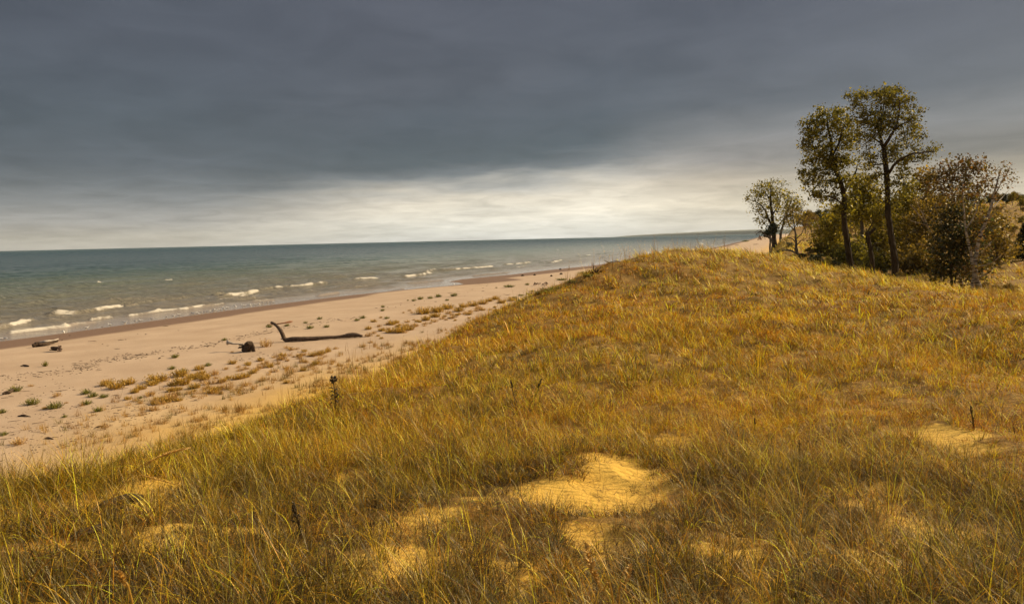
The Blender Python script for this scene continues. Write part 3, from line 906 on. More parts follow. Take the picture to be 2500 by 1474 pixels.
for a, b_, c_ in [(1340, 712, 60), (1318, 716, 36), (1375, 703, 44), (1395, 690, 36), (1290, 718, 18), (1435, 675, 40), (1422, 668, 30), (1255, 727, 20), (1272, 722, 22), (1300, 712, 20)]:
    put_plant(protoG, a, b_, c_, "dark green plant mat where the beach meets the grassy dune", "beach plant", "dark green mats at the foot of the dune", .5)
yellows = [(262, 940, 42), (285, 948, 52), (312, 938, 46), (345, 950, 36), (330, 958, 30), (382, 932, 60), (372, 940, 34), (440, 918, 52), (445, 938, 58), (487, 902, 34), (492, 914, 34), (474, 925, 40), (420, 941, 28),
           (1035, 766, 56), (1068, 762, 50), (1092, 754, 44), (1120, 760, 40), (1062, 774, 40), (1040, 782, 36), (975, 812, 46), (952, 812, 34), (1000, 806, 36), (990, 796, 22), (1155, 747, 40), (1180, 742, 36), (1132, 750, 34),
           (968, 789, 24), (958, 793, 26), (912, 786, 22), (1195, 736, 30), (1210, 731, 30), (1225, 740, 34), (1250, 734, 34)]
for a, b_, c_ in yellows: put_plant(protoY, a, b_, c_, LY, "plant clump", "yellow-green clumps below the dune", .8)
put_plant(protoT, 649, 846, 42, "tall airy dark-seeded plant beside the dark stump on the sand", "plant", None, 1.3)
tans = [(312, 975, 24), (140, 967, 26), (420, 955, 34), (370, 962, 24), (162, 984, 12), (342, 985, 24), (110, 998, 16), (75, 943, 16), (45, 1084, 46), (710, 855, 22), (688, 870, 28), (567, 860, 12), (605, 890, 24),
        (625, 905, 32), (668, 908, 32), (700, 900, 30), (580, 925, 36), (545, 932, 30), (510, 938, 40), (555, 950, 38), (520, 958, 40), (600, 942, 34), (640, 930, 30), (655, 950, 28), (700, 935, 24), (740, 905, 22),
        (745, 885, 24), (765, 870, 24), (790, 862, 24), (820, 852, 22), (770, 890, 30), (730, 870, 22), (930, 776, 12), (1000, 759, 16), (1005, 764, 14), (985, 764, 12)]
tans = [(a, b_, c_) for a, b_, c_ in tans]
for _ in range(150):
    t = rng.random(); # along the belt from (330,980) to (1260,735)
    bx_ = 360 + t * 850; by_ = 985 - t * 232 - 18 * math.sin(t * 3.14) + rng.normal(0, 16 * (1.3 - t))
    if 655 < bx_ < 895 and 805 < by_ < 850: continue
    tans.append((bx_, by_, rng.uniform(14, 36) * (1.15 - .35 * t)))
for a, b_, c_ in tans:
    put_plant(protoT if rng.random() < .75 else protoY, a, b_, c_, LT, "beach plant", "dry tufts on the sand at the dune foot", .85)

# sparse low growth on the toe of the dune that nobody could count
toe = MB()
x = rng.uniform(-26, 26, 170000); y = rng.uniform(12, 130, 170000)
d = D_(x, y)
pr = sstep(-15, 1.5, d) ** .9 * sstep(.36, .60, fbm(x * .45, y * .45, 101)) * (1 - sstep(3, 9, d)) * sstep(12, 26, y)
_lg = hit(770, 832); kk = rng.random(len(x)) < pr * .27 * (1 + 1.6 * sstep(50, 70, y)) * (np.abs(y - _lg[1]) > 2.2); x = x[kk]; y = y[kk]
idx = np.repeat(np.arange(len(x)), 26); n = len(idx)
bx = x[idx] + rng.normal(0, .085, n); by = y[idx] + rng.normal(0, .085, n)
r_ = np.hypot(bx, by)
V, Fq, pv = blades(bx, by, ground(bx, by) - .01, rng.uniform(0, 6.28, n), np.abs(rng.normal(.45, .3, n)), rng.normal(.4, .4, n), rng.uniform(.14, .46, n), .0085 * np.maximum(1, r_ / 26), 2)
tc_ = np.array([[.36, .19, .025], [.26, .13, .02], [.44, .25, .03], [.17, .13, .02]])[rng.integers(0, 4, len(x))][idx] * rng.uniform(.7, 1.25, n)[:, None]
toe.add(V, Fq, np.repeat(tc_, pv, 0))
to = toe.build("sparse_dune_foot_growth", PLM)
tag(to, "thin scattered dry growth on the sand at the toe of the dune", "ground cover", kind="stuff")

# twigs and dark specks of the drift lines
WOODD = bark_mat("dark_weathered_wood", (.018, .012, .008), (.11, .075, .05), 9, .8, 1.0)
WOODG = bark_mat("grey_weathered_wood", (.07, .048, .034), (.30, .22, .165), 7, .8, 1.0)
WOODP = bark_mat("pale_weathered_wood", (.22, .19, .16), (.48, .43, .38), 8, .5, 1.0)
WOODR = bark_mat("reddish_weathered_wood", (.10, .04, .02), (.30, .15, .08), 8, .6, 1.0)
deb = MB()


def add_debris(px, py, lpx):
    q = onz(px, py, 1.25)
    z = float(ground(np.array([q[0]]), np.array([q[1]]))[0]); q = onz(px, py, z)
    dist = np.hypot(q[0], q[1]); ln = lpx * dist / F
    a = rng.normal(1.35, .5)
    dx, dy = math.sin(a) * ln / 2, math.cos(a) * ln / 2
    rr_ = rng.uniform(.006, .014) * max(1, dist / 40)
    pts = [(q[0] - dx, q[1] - dy, z + rr_ * .6), (q[0] + rng.normal(0, .1) * ln, q[1] + rng.normal(0, .1) * ln, z + rr_ * .9), (q[0] + dx, q[1] + dy, z + rr_ * .6)]
    v, f = tube(pts, [rr_ * .6, rr_, rr_ * .5], 4)
    deb.add(v, f)


for (x0, y0, x1, y1, w_, n_) in [(0, 925, 260, 895, 12, 90), (180, 895, 350, 865, 10, 130), (330, 870, 520, 838, 9, 90), (520, 838, 700, 800, 8, 70), (700, 800, 900, 770, 6, 40), (0, 960, 300, 945, 20, 60),
                              (0, 1010, 420, 985, 22, 130), (0, 1060, 380, 1020, 28, 120), (0, 1110, 200, 1075, 22, 60), (250, 1040, 480, 985, 20, 60), (560, 880, 760, 850, 12, 50), (1050, 760, 1250, 725, 12, 40),
                              (100, 850, 500, 800, 25, 16), (900, 760, 1200, 700, 12, 24)]:
    for _ in range(n_):
        t = rng.random()
        add_debris(x0 + (x1 - x0) * t, y0 + (y1 - y0) * t + rng.normal(0, w_ * .5), float(rng.choice([2.5, 3.5, 4.5, 7, 12, 22], p=[.32, .26, .18, .13, .08, .03])))
do = deb.build("beach_debris", WOODD)
tag(do, "dark twigs and bark crumbs scattered along the drift lines", "beach debris", kind="stuff")
print("beach done")


# ------------------------------------------------------------------ driftwood
def gp(px, py, up=0.0):
    q = hit(px, py); q = q.copy(); q[2] += up; return q


def at_depth(px, py, Y): return P(px, py, Y)


# big curved log
WOODL = bark_mat("dark_grey_log_wood", (.022, .015, .011), (.17, .12, .085), 8, .9, 1.0)
q = hit(770, 832); YL = q[1]; gl = q[2]
path = [at_depth(662, 787, YL + .8), at_depth(672, 792, YL + .6), at_depth(681, 801, YL + .3), at_depth(688, 812, YL + .1), at_depth(696, 821.5, YL), at_depth(711, 827, YL), at_depth(735, 830, YL), at_depth(768, 827.5, YL + .3),
        at_depth(800, 823.5, YL + .6), at_depth(830, 819.5, YL + .9), at_depth(852, 817, YL + 1.1), at_depth(866, 816.5, YL + 1.2), at_depth(885, 819, YL + 1.2)]
path = [np.array(p) for p in path]
rad_px = [3.2, 3.6, 4.1, 4.8, 5.2, 5.7, 5.6, 4.9, 4.1, 3.9, 6.0, 6.2, 2.8]
for i, p in enumerate(path):
    if i >= 4: p[2] = gz(p[0], p[1]) + rad_px[i] * YL / F * .95 + (0.02 if i < 8 else .06)
sp1 = smooth_path(path, 4); sr1 = np.interp(np.linspace(0, len(rad_px) - 1, len(sp1)), np.arange(len(rad_px)), np.array(rad_px) * YL / F)
root = empty("driftwood_log", (path[6][0], path[6][1], gl))
lg = MB(); v, f = tube(sp1, sr1, 12, rough=.10); lg.add(v, f)
o = lg.build("log_body", WOODL, root, root.location, smooth=True)
br = MB()
a = path[4]; v, f = tube([a, a + np.array([-.22, -.1, .10]), a + np.array([-.34, -.1, .06])], [.09, .06, .03], 6); br.add(v, f)
br.build("branch_stub", WOODP, root, root.location)
br = MB()
a = path[7].copy(); a[2] = gz(a[0], a[1]) + .05
v, f = tube([a + np.array([-.6, -.15, .10]), a + np.array([-1.1, -.5, .0]), a + np.array([-1.9, -.75, -.02])], [.05, .045, .02], 6); br.add(v, f)
br.build("broken_limb", WOODG, root, root.location)
tag(root, "long curved grey driftwood log with one end raised off the sand", "driftwood")

# thin stick behind it
a = gp(652, 794, .04); b2 = gp(693, 790, .07); c = gp(715, 787, .12)
mb = MB(); pth = smooth_path([a, (a + b2) / 2, b2, c], 3); v, f = tube(pth, np.interp(np.arange(len(pth)), [0, 6, 8, len(pth) - 1], [.05, .06, .13, .03]), 7, rough=.15); mb.add(v, f)
o = mb.build("driftwood_stick", WOODR, None, (a + b2) / 2, smooth=True); tag(o, "thin reddish stick lying just behind the raised end of the curved log", "driftwood")


def rock_blob(center, rx, ry, rz, seed, nu=18, nvv=12, rough=.35, flat=0):
    u = np.linspace(0, 2 * math.pi, nu, endpoint=False); w_ = np.linspace(0.02, math.pi - .02, nvv)
    U, Wv = np.meshgrid(u, w_)
    dx = np.sin(Wv) * np.cos(U); dy = np.sin(Wv) * np.sin(U); dz = np.cos(Wv)
    k = 1 + rough * 2 * (fbm(dx * 2.2 + seed, dy * 2.2 + dz * 1.7 + seed * 2, seed) - .5) + rough * (fbm(dx * 6 + seed, dz * 6 + dy * 3, seed + 1) - .5)
    V = np.stack([dx * rx * k, dy * ry * k, dz * rz * k], -1) + np.asarray(center)
    i = (np.arange(nvv - 1)[:, None] * nu + np.arange(nu)[None]); j = (np.arange(nvv - 1)[:, None] * nu + (np.arange(nu)[None] + 1) % nu)
    Fq = np.stack([i, i + nu, j + nu, j], -1).reshape(-1, 4)
    return V.reshape(-1, 3), Fq


# dark stump with pale flared branch
q = hit(606, 858); k = q[1] / F
root = empty("driftwood_stump", q)
mb = MB()
v, f = tube([q + np.array([-.15, .1, .02]), q + np.array([.05, .0, .40]), q + np.array([.22, -.02, .62]), q + np.array([.30, -.04, .70])], [.36, .32, .26, .14], 9, rough=.25); mb.add(v, f)
v, f = tube([q + np.array([.22, 0, .62]), q + np.array([.36, -.05, .35]), q + np.array([.46, -.08, -.03])], [.17, .15, .13], 8, rough=.2); mb.add(v, f)
for j in range(8):
    a = rng.uniform(-1, 1); e = q + np.array([-.55 + rng.normal(0, .08), rng.normal(0, .12), .15 + .4 * rng.random()])
    v, f = tube([q + np.array([-.1, 0, .3]), (q + e) / 2 + np.array([0, 0, .12 * rng.random() + .1]), e], [.12, .07, .03], 6, rough=.3); mb.add(v, f)
mb.build("root_mass", WOODD, root, q)
mb = MB(); a = P(594, 839, q[1] + .6); b2 = P(570, 839, q[1] + .6); c = P(560, 836, q[1] + .6); d2 = P(555, 836, q[1] + .6)
v, f = tube([a, b2, c, d2], [.045, .06, .12, .19], 8, rough=.12); mb.add(v, f)
mb.build("pale_branch", WOODP, root, q, smooth=True)
tag(root, "dark upright driftwood stump with a pale flared branch to its left", "driftwood")

# two logs near the water
q = hit(110, 848)
root = empty("driftwood_log", q); mb = MB(); k = q[1] / F
A = [gp(80, 848, .16), gp(92, 846.5, .22), gp(108, 845, .18), gp(126, 841, .2), gp(142, 839, .26)]
v, f = tube(smooth_path(A, 4), np.interp(np.arange(17), [0, 3, 8, 16], [.17, .22, .17, .10]), 9, rough=.25); mb.add(v, f)
mb.build("dark_limb", WOODD, root, q); mb = MB()
A = [gp(97, 844, .30), gp(112, 843, .34), gp(128, 840, .30), gp(143, 836, .34)]
v, f = tube(smooth_path(A, 4), np.interp(np.arange(13), [0, 4, 12], [.08, .14, .06]), 8, rough=.2); mb.add(v, f)
mb.build("pale_limb", WOODP, root, q, smooth=True)
tag(root, "twisted dark log with a pale limb near the wet sand", "driftwood")
q = hit(142, 858)
root = empty("driftwood_chunk", q); mb = MB()
A = [q + np.array([-.65, .25, .28]), q + np.array([-.3, .1, .30]), q + np.array([.05, 0, .22])]
v, f = tube(A, [.14, .15, .16], 8, rough=.25); mb.add(v, f)
v, f = tube([q + np.array([-.9, .3, .1]), q + np.array([-.2, .05, .12])], [.03, .07], 6); mb.add(v, f)
mb.build("broken_trunk", WOODD, root, q); mb = MB()
for e in [(.28, 0, .5), (.05, .1, .52), (.32, -.1, .02), (.12, -.15, 0), (.35, 0, .2)]:
    v, f = tube([q + np.array([.02, 0, .22]), q + np.array(e) * .7 + np.array([0, 0, .06]), q + np.array(e)], [.12, .09, .04], 6, rough=.3); mb.add(v, f)
mb.build("root_ends", WOODG, root, q)
tag(root, "short broken trunk with splayed root ends just below the twisted log", "driftwood")


def simple_log(name, pts, rads, mat, label, k=8, rough=.2, cat="driftwood"):
    mb = MB(); p = smooth_path(pts, 4)
    v, f = tube(p, np.interp(np.linspace(0, 1, len(p)), np.linspace(0, 1, len(rads)), rads), k, rough=rough); mb.add(v, f)
    o = mb.build(name, mat, None, pts[len(pts) // 2], smooth=True); tag(o, label, cat)
    return o


simple_log("driftwood_log", [gp(7, 964, .06), gp(14, 962.5, .10), gp(24, 961, .10), gp(33, 957, .16)], [.05, .085, .085, .05], WOODD, "short dark log on the sand at the left edge beside a green plant")
simple_log("driftwood_stick", [gp(50, 894.5, .04), gp(60, 894, .07), gp(70, 895, .05)], [.02, .07, .05], WOODD, "small dark stick on the bare sand left of the lone upright tuft")
simple_log("driftwood_stick", [gp(43, 1017, .03), gp(58, 1016, .05), gp(76, 1018, .02)], [.02, .05, .01], WOODD, "curved dark stick on the lower left sand above the tan bush")
simple_log("driftwood_stick", [gp(231, 1045, .02), gp(242, 1042.5, .04), gp(252, 1041, .02)], [.01, .04, .015], WOODD, "dark stick on the sand just above the green dune lip")
simple_log("driftwood_stick", [gp(108, 1070, .02), gp(118, 1071, .05), gp(130, 1072, .02)], [.01, .04, .02], WOODD, "short dark stick to the right of the bushy tan tuft")
simple_log("driftwood_stick", [gp(629, 877, .02), gp(634, 876.5, .07), gp(639, 876, .03)], [.03, .06, .05], WOODD, "stubby dark stick on the sand below and right of the stump")
simple_log("driftwood_stick", [gp(1092, 777, .05), gp(1105, 777, .10), gp(1119, 775, .14)], [.03, .07, .05], WOODG, "grey stick lying among yellow clumps below the dune")
simple_log("driftwood_stick", [gp(387, 876, .03), gp(392, 875, .06)], [.03, .04], WOODD, "short dark stick alone left of the small green plant")
# far debris heap, mound, root ball, branch
q = hit(1322, 697); root = q
k = np.hypot(q[0], q[1]) / F
root = empty("driftwood_pile", q)
for j in range(16):
    mb = MB()
    a = np.array([rng.uniform(-20, 18) * k, rng.uniform(-2, 2), rng.uniform(.05, .35)]); e = a + np.array([rng.uniform(-8, 8) * k, rng.uniform(-1, 1), rng.uniform(-.2, .45)])
    v, f = tube([q + a, q + (a + e) / 2 + np.array([0, 0, .1]), q + e], [.10, .08, .03], 5, rough=.3); mb.add(v, f)
    mb.build("tangled_branch", WOODG, root, q)
tag(root, "far heap of grey tangled driftwood branches on the upper beach", "driftwood")
q = hit(1370, 670); k = np.hypot(q[0], q[1]) / F
mb = MB(); v, f = rock_blob(q, 4.2 * k, 3.5 * k, 4.2 * k, 5, rough=.2); mb.add(v, f)
o = mb.build("washed_up_stump", WOODD, None, q, smooth=True); tag(o, "rounded dark stump alone on the far beach", "driftwood")
for a, b_, s_, lb in [(1276, 674, 3.8, "flat dark log at the edge of the far wet sand"), (1305, 672.5, 3, "small dark log on the far sand between two darker lumps"), (1346, 675, 2.4, "tiny dark log just below the far wet sand tongue"), (1368, 658.5, 3, "dark bump at the waterline above the rounded stump")]:
    q = hit(a, b_); k = np.hypot(q[0], q[1]) / F
    simple_log("driftwood_log", [q + np.array([-s_ * k, 0, .08]), q + np.array([0, 0, .18]), q + np.array([s_ * k, .2, .08])], [.08, .22, .1], WOODD, lb)
q = hit(1452, 668); k = np.hypot(q[0], q[1]) / F
root = empty("driftwood_root_ball", q); mb = MB(); v, f = rock_blob(q + np.array([0, 0, 3 * k]), 7 * k, 4 * k, 4 * k, 9, rough=.4); mb.add(v, f)
v, f = tube([q + np.array([-5 * k, 0, 1.5 * k]), q + np.array([-14 * k, 1, 1 * k]), q + np.array([-24 * k, 1, .5 * k])], [1.6 * k, 1.0 * k, .5 * k], 6); mb.add(v, f)
mb.build("root_mass", WOODD, root, q)
for (ex, ez, bxx) in [(-4, 27, -1), (3, 17, 2), (15, 16, 6), (9, 12, 3), (-9, 10, -3), (18, 8, 8)]:
    mb = MB(); v, f = tube([q + np.array([bxx * k, 0, 2 * k]), q + np.array([(ex * .45 + bxx * .4) * k, 0, ez * .5 * k]), q + np.array([ex * k, 0, ez * k])], [1.9 * k, 1.3 * k, .35 * k], 6, rough=.2); mb.add(v, f)
    mb.build("root_spike", WOODD, root, q)
tag(root, "upended dark root ball with upright spikes at the edge of the grassy hump", "driftwood")
q = hit(1490, 642); k = np.hypot(q[0], q[1]) / F
o = simple_log("driftwood_branch", [q + np.array([-15 * k, 0, 7 * k]), q + np.array([-6 * k, 0, 2 * k]), q + np.array([-3 * k, 0, .6 * k]), q + np.array([10 * k, 0, 4 * k]), q + np.array([22 * k, 0, 3.4 * k])], [.7 * k, 1.1 * k, 1.2 * k, .9 * k, .5 * k], WOODD,
               "bent dark branch on the far sand above the hump's left shoulder", rough=.1)
# half buried dark wood in the foreground grass
q = hit(245, 1255)
root = empty("buried_driftwood", q); mb = MB(); v, f = tube([q + np.array([-.1, -.05, -.03]), q + np.array([.06, .0, .06]), q + np.array([.22, .12, .10]), q + np.array([.30, .2, .08])], [.03, .055, .045, .02], 10, rough=.4); mb.add(v, f)
mb.build("charred_piece", WOODD, root, q); mb = MB()
q2 = hit(200, 1318); v, f = tube([q2 + np.array([-.12, -.04, -.02]), q2 + np.array([.0, .0, .05]), q2 + np.array([.13, .10, .07])], [.02, .04, .02], 9, rough=.4); mb.add(v, f)
mb.build("buried_piece", WOODD, root, q)
tag(root, "charred half-buried wood among foreground grass at lower left", "driftwood")


# ------------------------------------------------------------------ standing dead plants in the dune grass
DKP = leaf_mat("dark_seed_plant", .1)


def dead_plant(px, py, hpx, label, tilt=(0, 0), seed=0, head=True, leaves=5, Y=None, hwk=.05, hl=.32):
    q = hit(px, py); k = np.hypot(q[0], q[1]) / F; h = hpx * k
    root = empty("dead_flower_stalk", q)
    top = q + np.array([tilt[0] * h, tilt[1] * h, h * .86])
    mb = MB(); pth = smooth_path([q, q + (top - q) * .5 + rng.normal(0, .012, 3), top], 4)
    v, f = tube(pth, np.linspace(.011, .007, len(pth)) * (1 + h * .3), 6, rough=.2); mb.add(v, f, (.035, .022, .012))
    mb.build("stem", DKP, root, q)
    if head:
        mb = MB(); hw = h * hwk
        for j in range(40):
            t = rng.random(); c0 = top + (top - q) * (.14 * t - (hl - .12) * (1 - t)) / .86
            a_ = rng.uniform(0, 6.28)
            rr_ = hw * (1.0 - abs(t - .45) * 1.2)
            e = c0 + np.array([math.cos(a_) * rr_, math.sin(a_) * rr_, .05 * h])
            v, f = tube([c0, (c0 + e) / 2 + np.array([math.cos(a_), math.sin(a_), 0]) * rr_ * .35, e], [h * .006, h * .018, h * .004], 5); mb.add(v, f, np.array([.05, .035, .018]) * rng.uniform(.6, 1.9))
        mb.build("seed_head", DKP, root, q)
    for j in range(leaves):
        mb = MB(); t = .35 + .45 * j / max(1, leaves - 1); c0 = q + (top - q) * t
        a_ = (0.0 if j % 2 else math.pi) + rng.normal(0, .5)
        e1 = c0 + np.array([math.cos(a_), math.sin(a_), .5]) * h * .07; e2 = c0 + np.array([math.cos(a_), math.sin(a_), rng.uniform(-.6, 1.2)]) * h * .14
        v, f = tube([c0, e1, e2], [h * .006, h * .022, h * .003], 5); mb.add(v, f, (.04, .03, .015))
        mb.build("withered_leaf", DKP, root, q)
    tag(root, label, "dead plant")


dead_plant(818, 1012, 92, "tall dark milkweed-like stalk with fat seed head against the sand", (.0, 0), 1, True, 9, None, .12, .16)
dead_plant(1262, 985, 58, "dark tilted seed stalk standing left of its twin in mid grass", (-.22, 0), 2, True, 3)
dead_plant(1296, 985, 60, "dark seed stalk leaning right in the mid dune grass", (.40, 0), 3, True, 3)
dead_plant(736, 1335, 110, "reddish-dark upright stalk in the foreground grass left of centre", (-.12, 0), 4, True, 4)
dead_plant(1951, 1125, 48, "short dark stump-like stalk in the grass right of the sand hollow", (0, 0), 5, True, 3)
dead_plant(2378, 1050, 50, "dark withered stalk on the bare sand patch at the right", (-.15, 0), 6, True, 3)
dead_plant(755, 960, 40, "thin dark spike at the sandy dune edge left of the tall stalk", (.1, 0), 7, False, 0)
dead_plant(1842, 1055, 34, "small dark stalk in golden grass above the short one", (0, 0), 8, True, 2)
dead_plant(1395, 715, 34, "dark leafy stalk at the left foot of the grassy hump", (-.1, 0), 9, True, 4)

# ------------------------------------------------------------------ gulls
GM, nt, out = new_mat("gull_feathers")
at = N(nt, "ShaderNodeAttribute", attribute_name="Col"); b = N(nt, "ShaderNodeBsdfPrincipled"); b.inputs["Roughness"].default_value = .8
L(nt, at.outputs["Color"], b.inputs["Base Color"]); L(nt, b.outputs[0], out.inputs["Surface"])


def loft(rings, k=10):
    """rings: (x, z, ry, rz)"""
    V = []
    th = np.arange(k) / k * 2 * math.pi
    for (x, z, ry, rz) in rings:
        V.append(np.stack([np.full(k, x), np.cos(th) * ry, z + np.sin(th) * rz], -1))
    V = np.array(V); n = len(rings)
    i = np.arange(n - 1)[:, None] * k; j = np.arange(k)[None]; j2 = (j + 1) % k
    return V.reshape(-1, 3), np.stack([i + j, i + k + j, i + k + j2, i + j2], -1).reshape(-1, 4)


def gull_mesh(pose):
    root = empty("gull", (0, 0, 0))
    mb = MB()
    if pose == 0:
        rings = [(-.24, .215, .004, .004), (-.20, .21, .03, .012), (-.12, .20, .06, .05), (-.02, .195, .075, .075), (.07, .20, .07, .075), (.13, .235, .05, .055), (.16, .28, .036, .036), (.18, .315, .036, .034), (.205, .32, .028, .027), (.225, .316, .008, .008)]
    else:
        rings = [(-.24, .23, .004, .004), (-.20, .225, .03, .012), (-.12, .21, .06, .05), (-.02, .19, .075, .07), (.07, .175, .07, .07), (.13, .15, .05, .05), (.17, .11, .036, .036), (.19, .075, .034, .034), (.205, .055, .026, .026), (.215, .04, .008, .008)]
    v, f = loft(rings); mb.add(v, f, (.80, .78, .74))
    mb.build("body", GM, root, smooth=True)
    hx, hz = (rings[-1][0], rings[-1][1])
    mb = MB(); e = (hx + .05, 0, hz - .008) if pose == 0 else (hx + .02, 0, hz - .04)
    v, f = tube([(hx - .01, 0, hz), e], [.009, .003], 5); mb.add(v, f, (.50, .32, .04)); mb.build("beak", GM, root)
    for s in (-1, 1):
        mb = MB()
        V = []; wr_ = [(.08, .05, .235, .01, .03), (.02, .078, .225, .012, .055), (-.08, .070, .215, .012, .045), (-.18, .035, .215, .010, .022), (-.29, .012, .222, .004, .005)]
        pts = [(x, s * yy, z) for x, yy, z, _, _ in wr_]
        v, f = tube(pts, [.022, .042, .038, .02, .004], 6)
        v = v * np.array([1, .8, 1]) + np.array([0, s * .008, 0]); cc = np.where(v[:, :1] < -.2, np.array([[.03, .03, .03]]), np.array([[.34, .35, .37]]))
        mb.add(v, f, cc); mb.build("wing", GM, root, smooth=True)
        mb = MB(); v, f = tube([(-.01, s * .03, .14), (.0, s * .03, .07), (-.005, s * .03, .0)], .006, 4); mb.add(v, f, (.45, .32, .08))
        v, f = tube([(-.01, s * .03, .004), (.04, s * .03, .004)], [.010, .014], 4); mb.add(v, f * 1, (.45, .32, .08)); mb.build("leg", GM, root)
    return root


gpr = [gull_mesh(0), gull_mesh(1)]
gulls = [(155, 813.5), (212, 804.5), (269, 797), (303, 790.5), (306, 791), (330, 788), (341, 787), (345, 786), (371, 782), (407, 777.5), (424, 775), (438, 772), (469, 768), (474, 769), (478, 767.5), (482, 769), (492, 766.5),
         (500, 765), (505, 763.5), (511, 763), (521, 762.5), (523, 759.5), (528, 761), (538, 759), (546, 758), (547, 756.5), (556, 755.5), (574, 751.5), (593, 750), (598, 750), (610, 748.5), (615, 748), (624, 747), (632, 745.5), (641, 743.5), (653, 743), (663, 741.5), (669, 741.5),
         (3, 832), (14, 831)]
gl_ = []
for i, (a, b_) in enumerate(gulls):
    q = hit(a, b_)
    if q[2] < -.05: q[2] = -.05
    if q[2] < 0: q[2] = max(q[2], -.05)
    p = gpr[0 if (i % 3) else 1]
    key = p.name
    if key not in used: used.add(key); o = p
    else: o = dup(p, (0, 0, 0))
    o.location = tuple(float(t) for t in q); o.rotation_euler = (0, 0, rng.uniform(-.7, .7) + (math.pi if rng.random() < .45 else 0)); o.scale = (1.12,) * 3
    lb = "white and grey gull among the flock standing along the waterline"
    if i == 0: lb = "lone white gull in shallow water above the twisted log"
    if i == 1: lb = "gull second from the left of the lone shore gulls, body turned sideways"
    if i == 2: lb = "gull by itself at the water's edge between the lone pair and the flock"
    if i >= 38: lb = "small pale gull at the waterline by the photo's left edge"
    tag(o, lb, "gull", "gulls standing along the waterline")
q = hit(1109, 697); o = dup(gpr[0], tuple(float(t) for t in q), 1.2, 1.15); tag(o, "single dark-looking gull at the tip of the wet sand spit", "gull", "gulls standing along the waterline")
print("gulls done")
# ------------------------------------------------------------------ trees
BARKD = bark_mat("dark_cottonwood_bark", (.010, .008, .005), (.085, .06, .032), 7, 1.0, .22)
BARKB = bark_mat("birch_bark", (.24, .21, .17), (.48, .43, .35), 5, .4, 1.0, ring=(.05, .035, .025))
BARKG = bark_mat("grey_bark", (.06, .05, .035), (.20, .165, .12), 6, .7, .4)
BARKW = bark_mat("pale_bark", (.22, .18, .13), (.42, .36, .27), 6, .5, .4)
LEAFM = leaf_mat("tree_leaf", .42)
NEEDM = leaf_mat("pine_needle", .10)
OLIVE = np.array([[.15, .135, .012], [.21, .185, .016], [.08, .075, .010], [.33, .27, .020]])
OLIVEG = np.array([[.20, .17, .012], [.26, .21, .015], [.13, .12, .012], [.36, .27, .02]])
BROWN = np.array([[.16, .095, .018], [.20, .10, .020], [.10, .07, .015], [.19, .15, .02]])
DKG = np.array([[.022, .032, .010], [.035, .045, .012], [.018, .024, .008], [.05, .05, .014]])
YEL = np.array([[.32, .20, .03], [.24, .16, .025], [.18, .14, .02]])
BRN2 = np.array([[.15, .105, .014], [.20, .13, .016], [.09, .07, .012], [.28, .19, .02]])


def leaves_quads(cen, size, pal, droop=.3):
    n = len(cen)
    d1 = rng.normal(0, 1, (n, 3)); d1 /= np.linalg.norm(d1, axis=1)[:, None]
    d2 = rng.normal(0, 1, (n, 3)); d2 -= (d2 * d1).sum(1)[:, None] * d1; d2 /= np.linalg.norm(d2, axis=1)[:, None]
    s = size * np.exp(rng.normal(-.08, .32, n))[:, None]
    a = cen - d1 * s * .55; c = cen + d1 * s * .55; b1 = cen + d2 * s * .42; b2 = cen - d2 * s * .42
    V = np.stack([a, b1, c, b2], 1).reshape(-1, 3); Fq = np.arange(n * 4).reshape(-1, 4)
    col = pal[rng.integers(0, len(pal), n)] * rng.uniform(.65, 1.4, n)[:, None]
    return V, Fq, np.repeat(col, 4, 0)


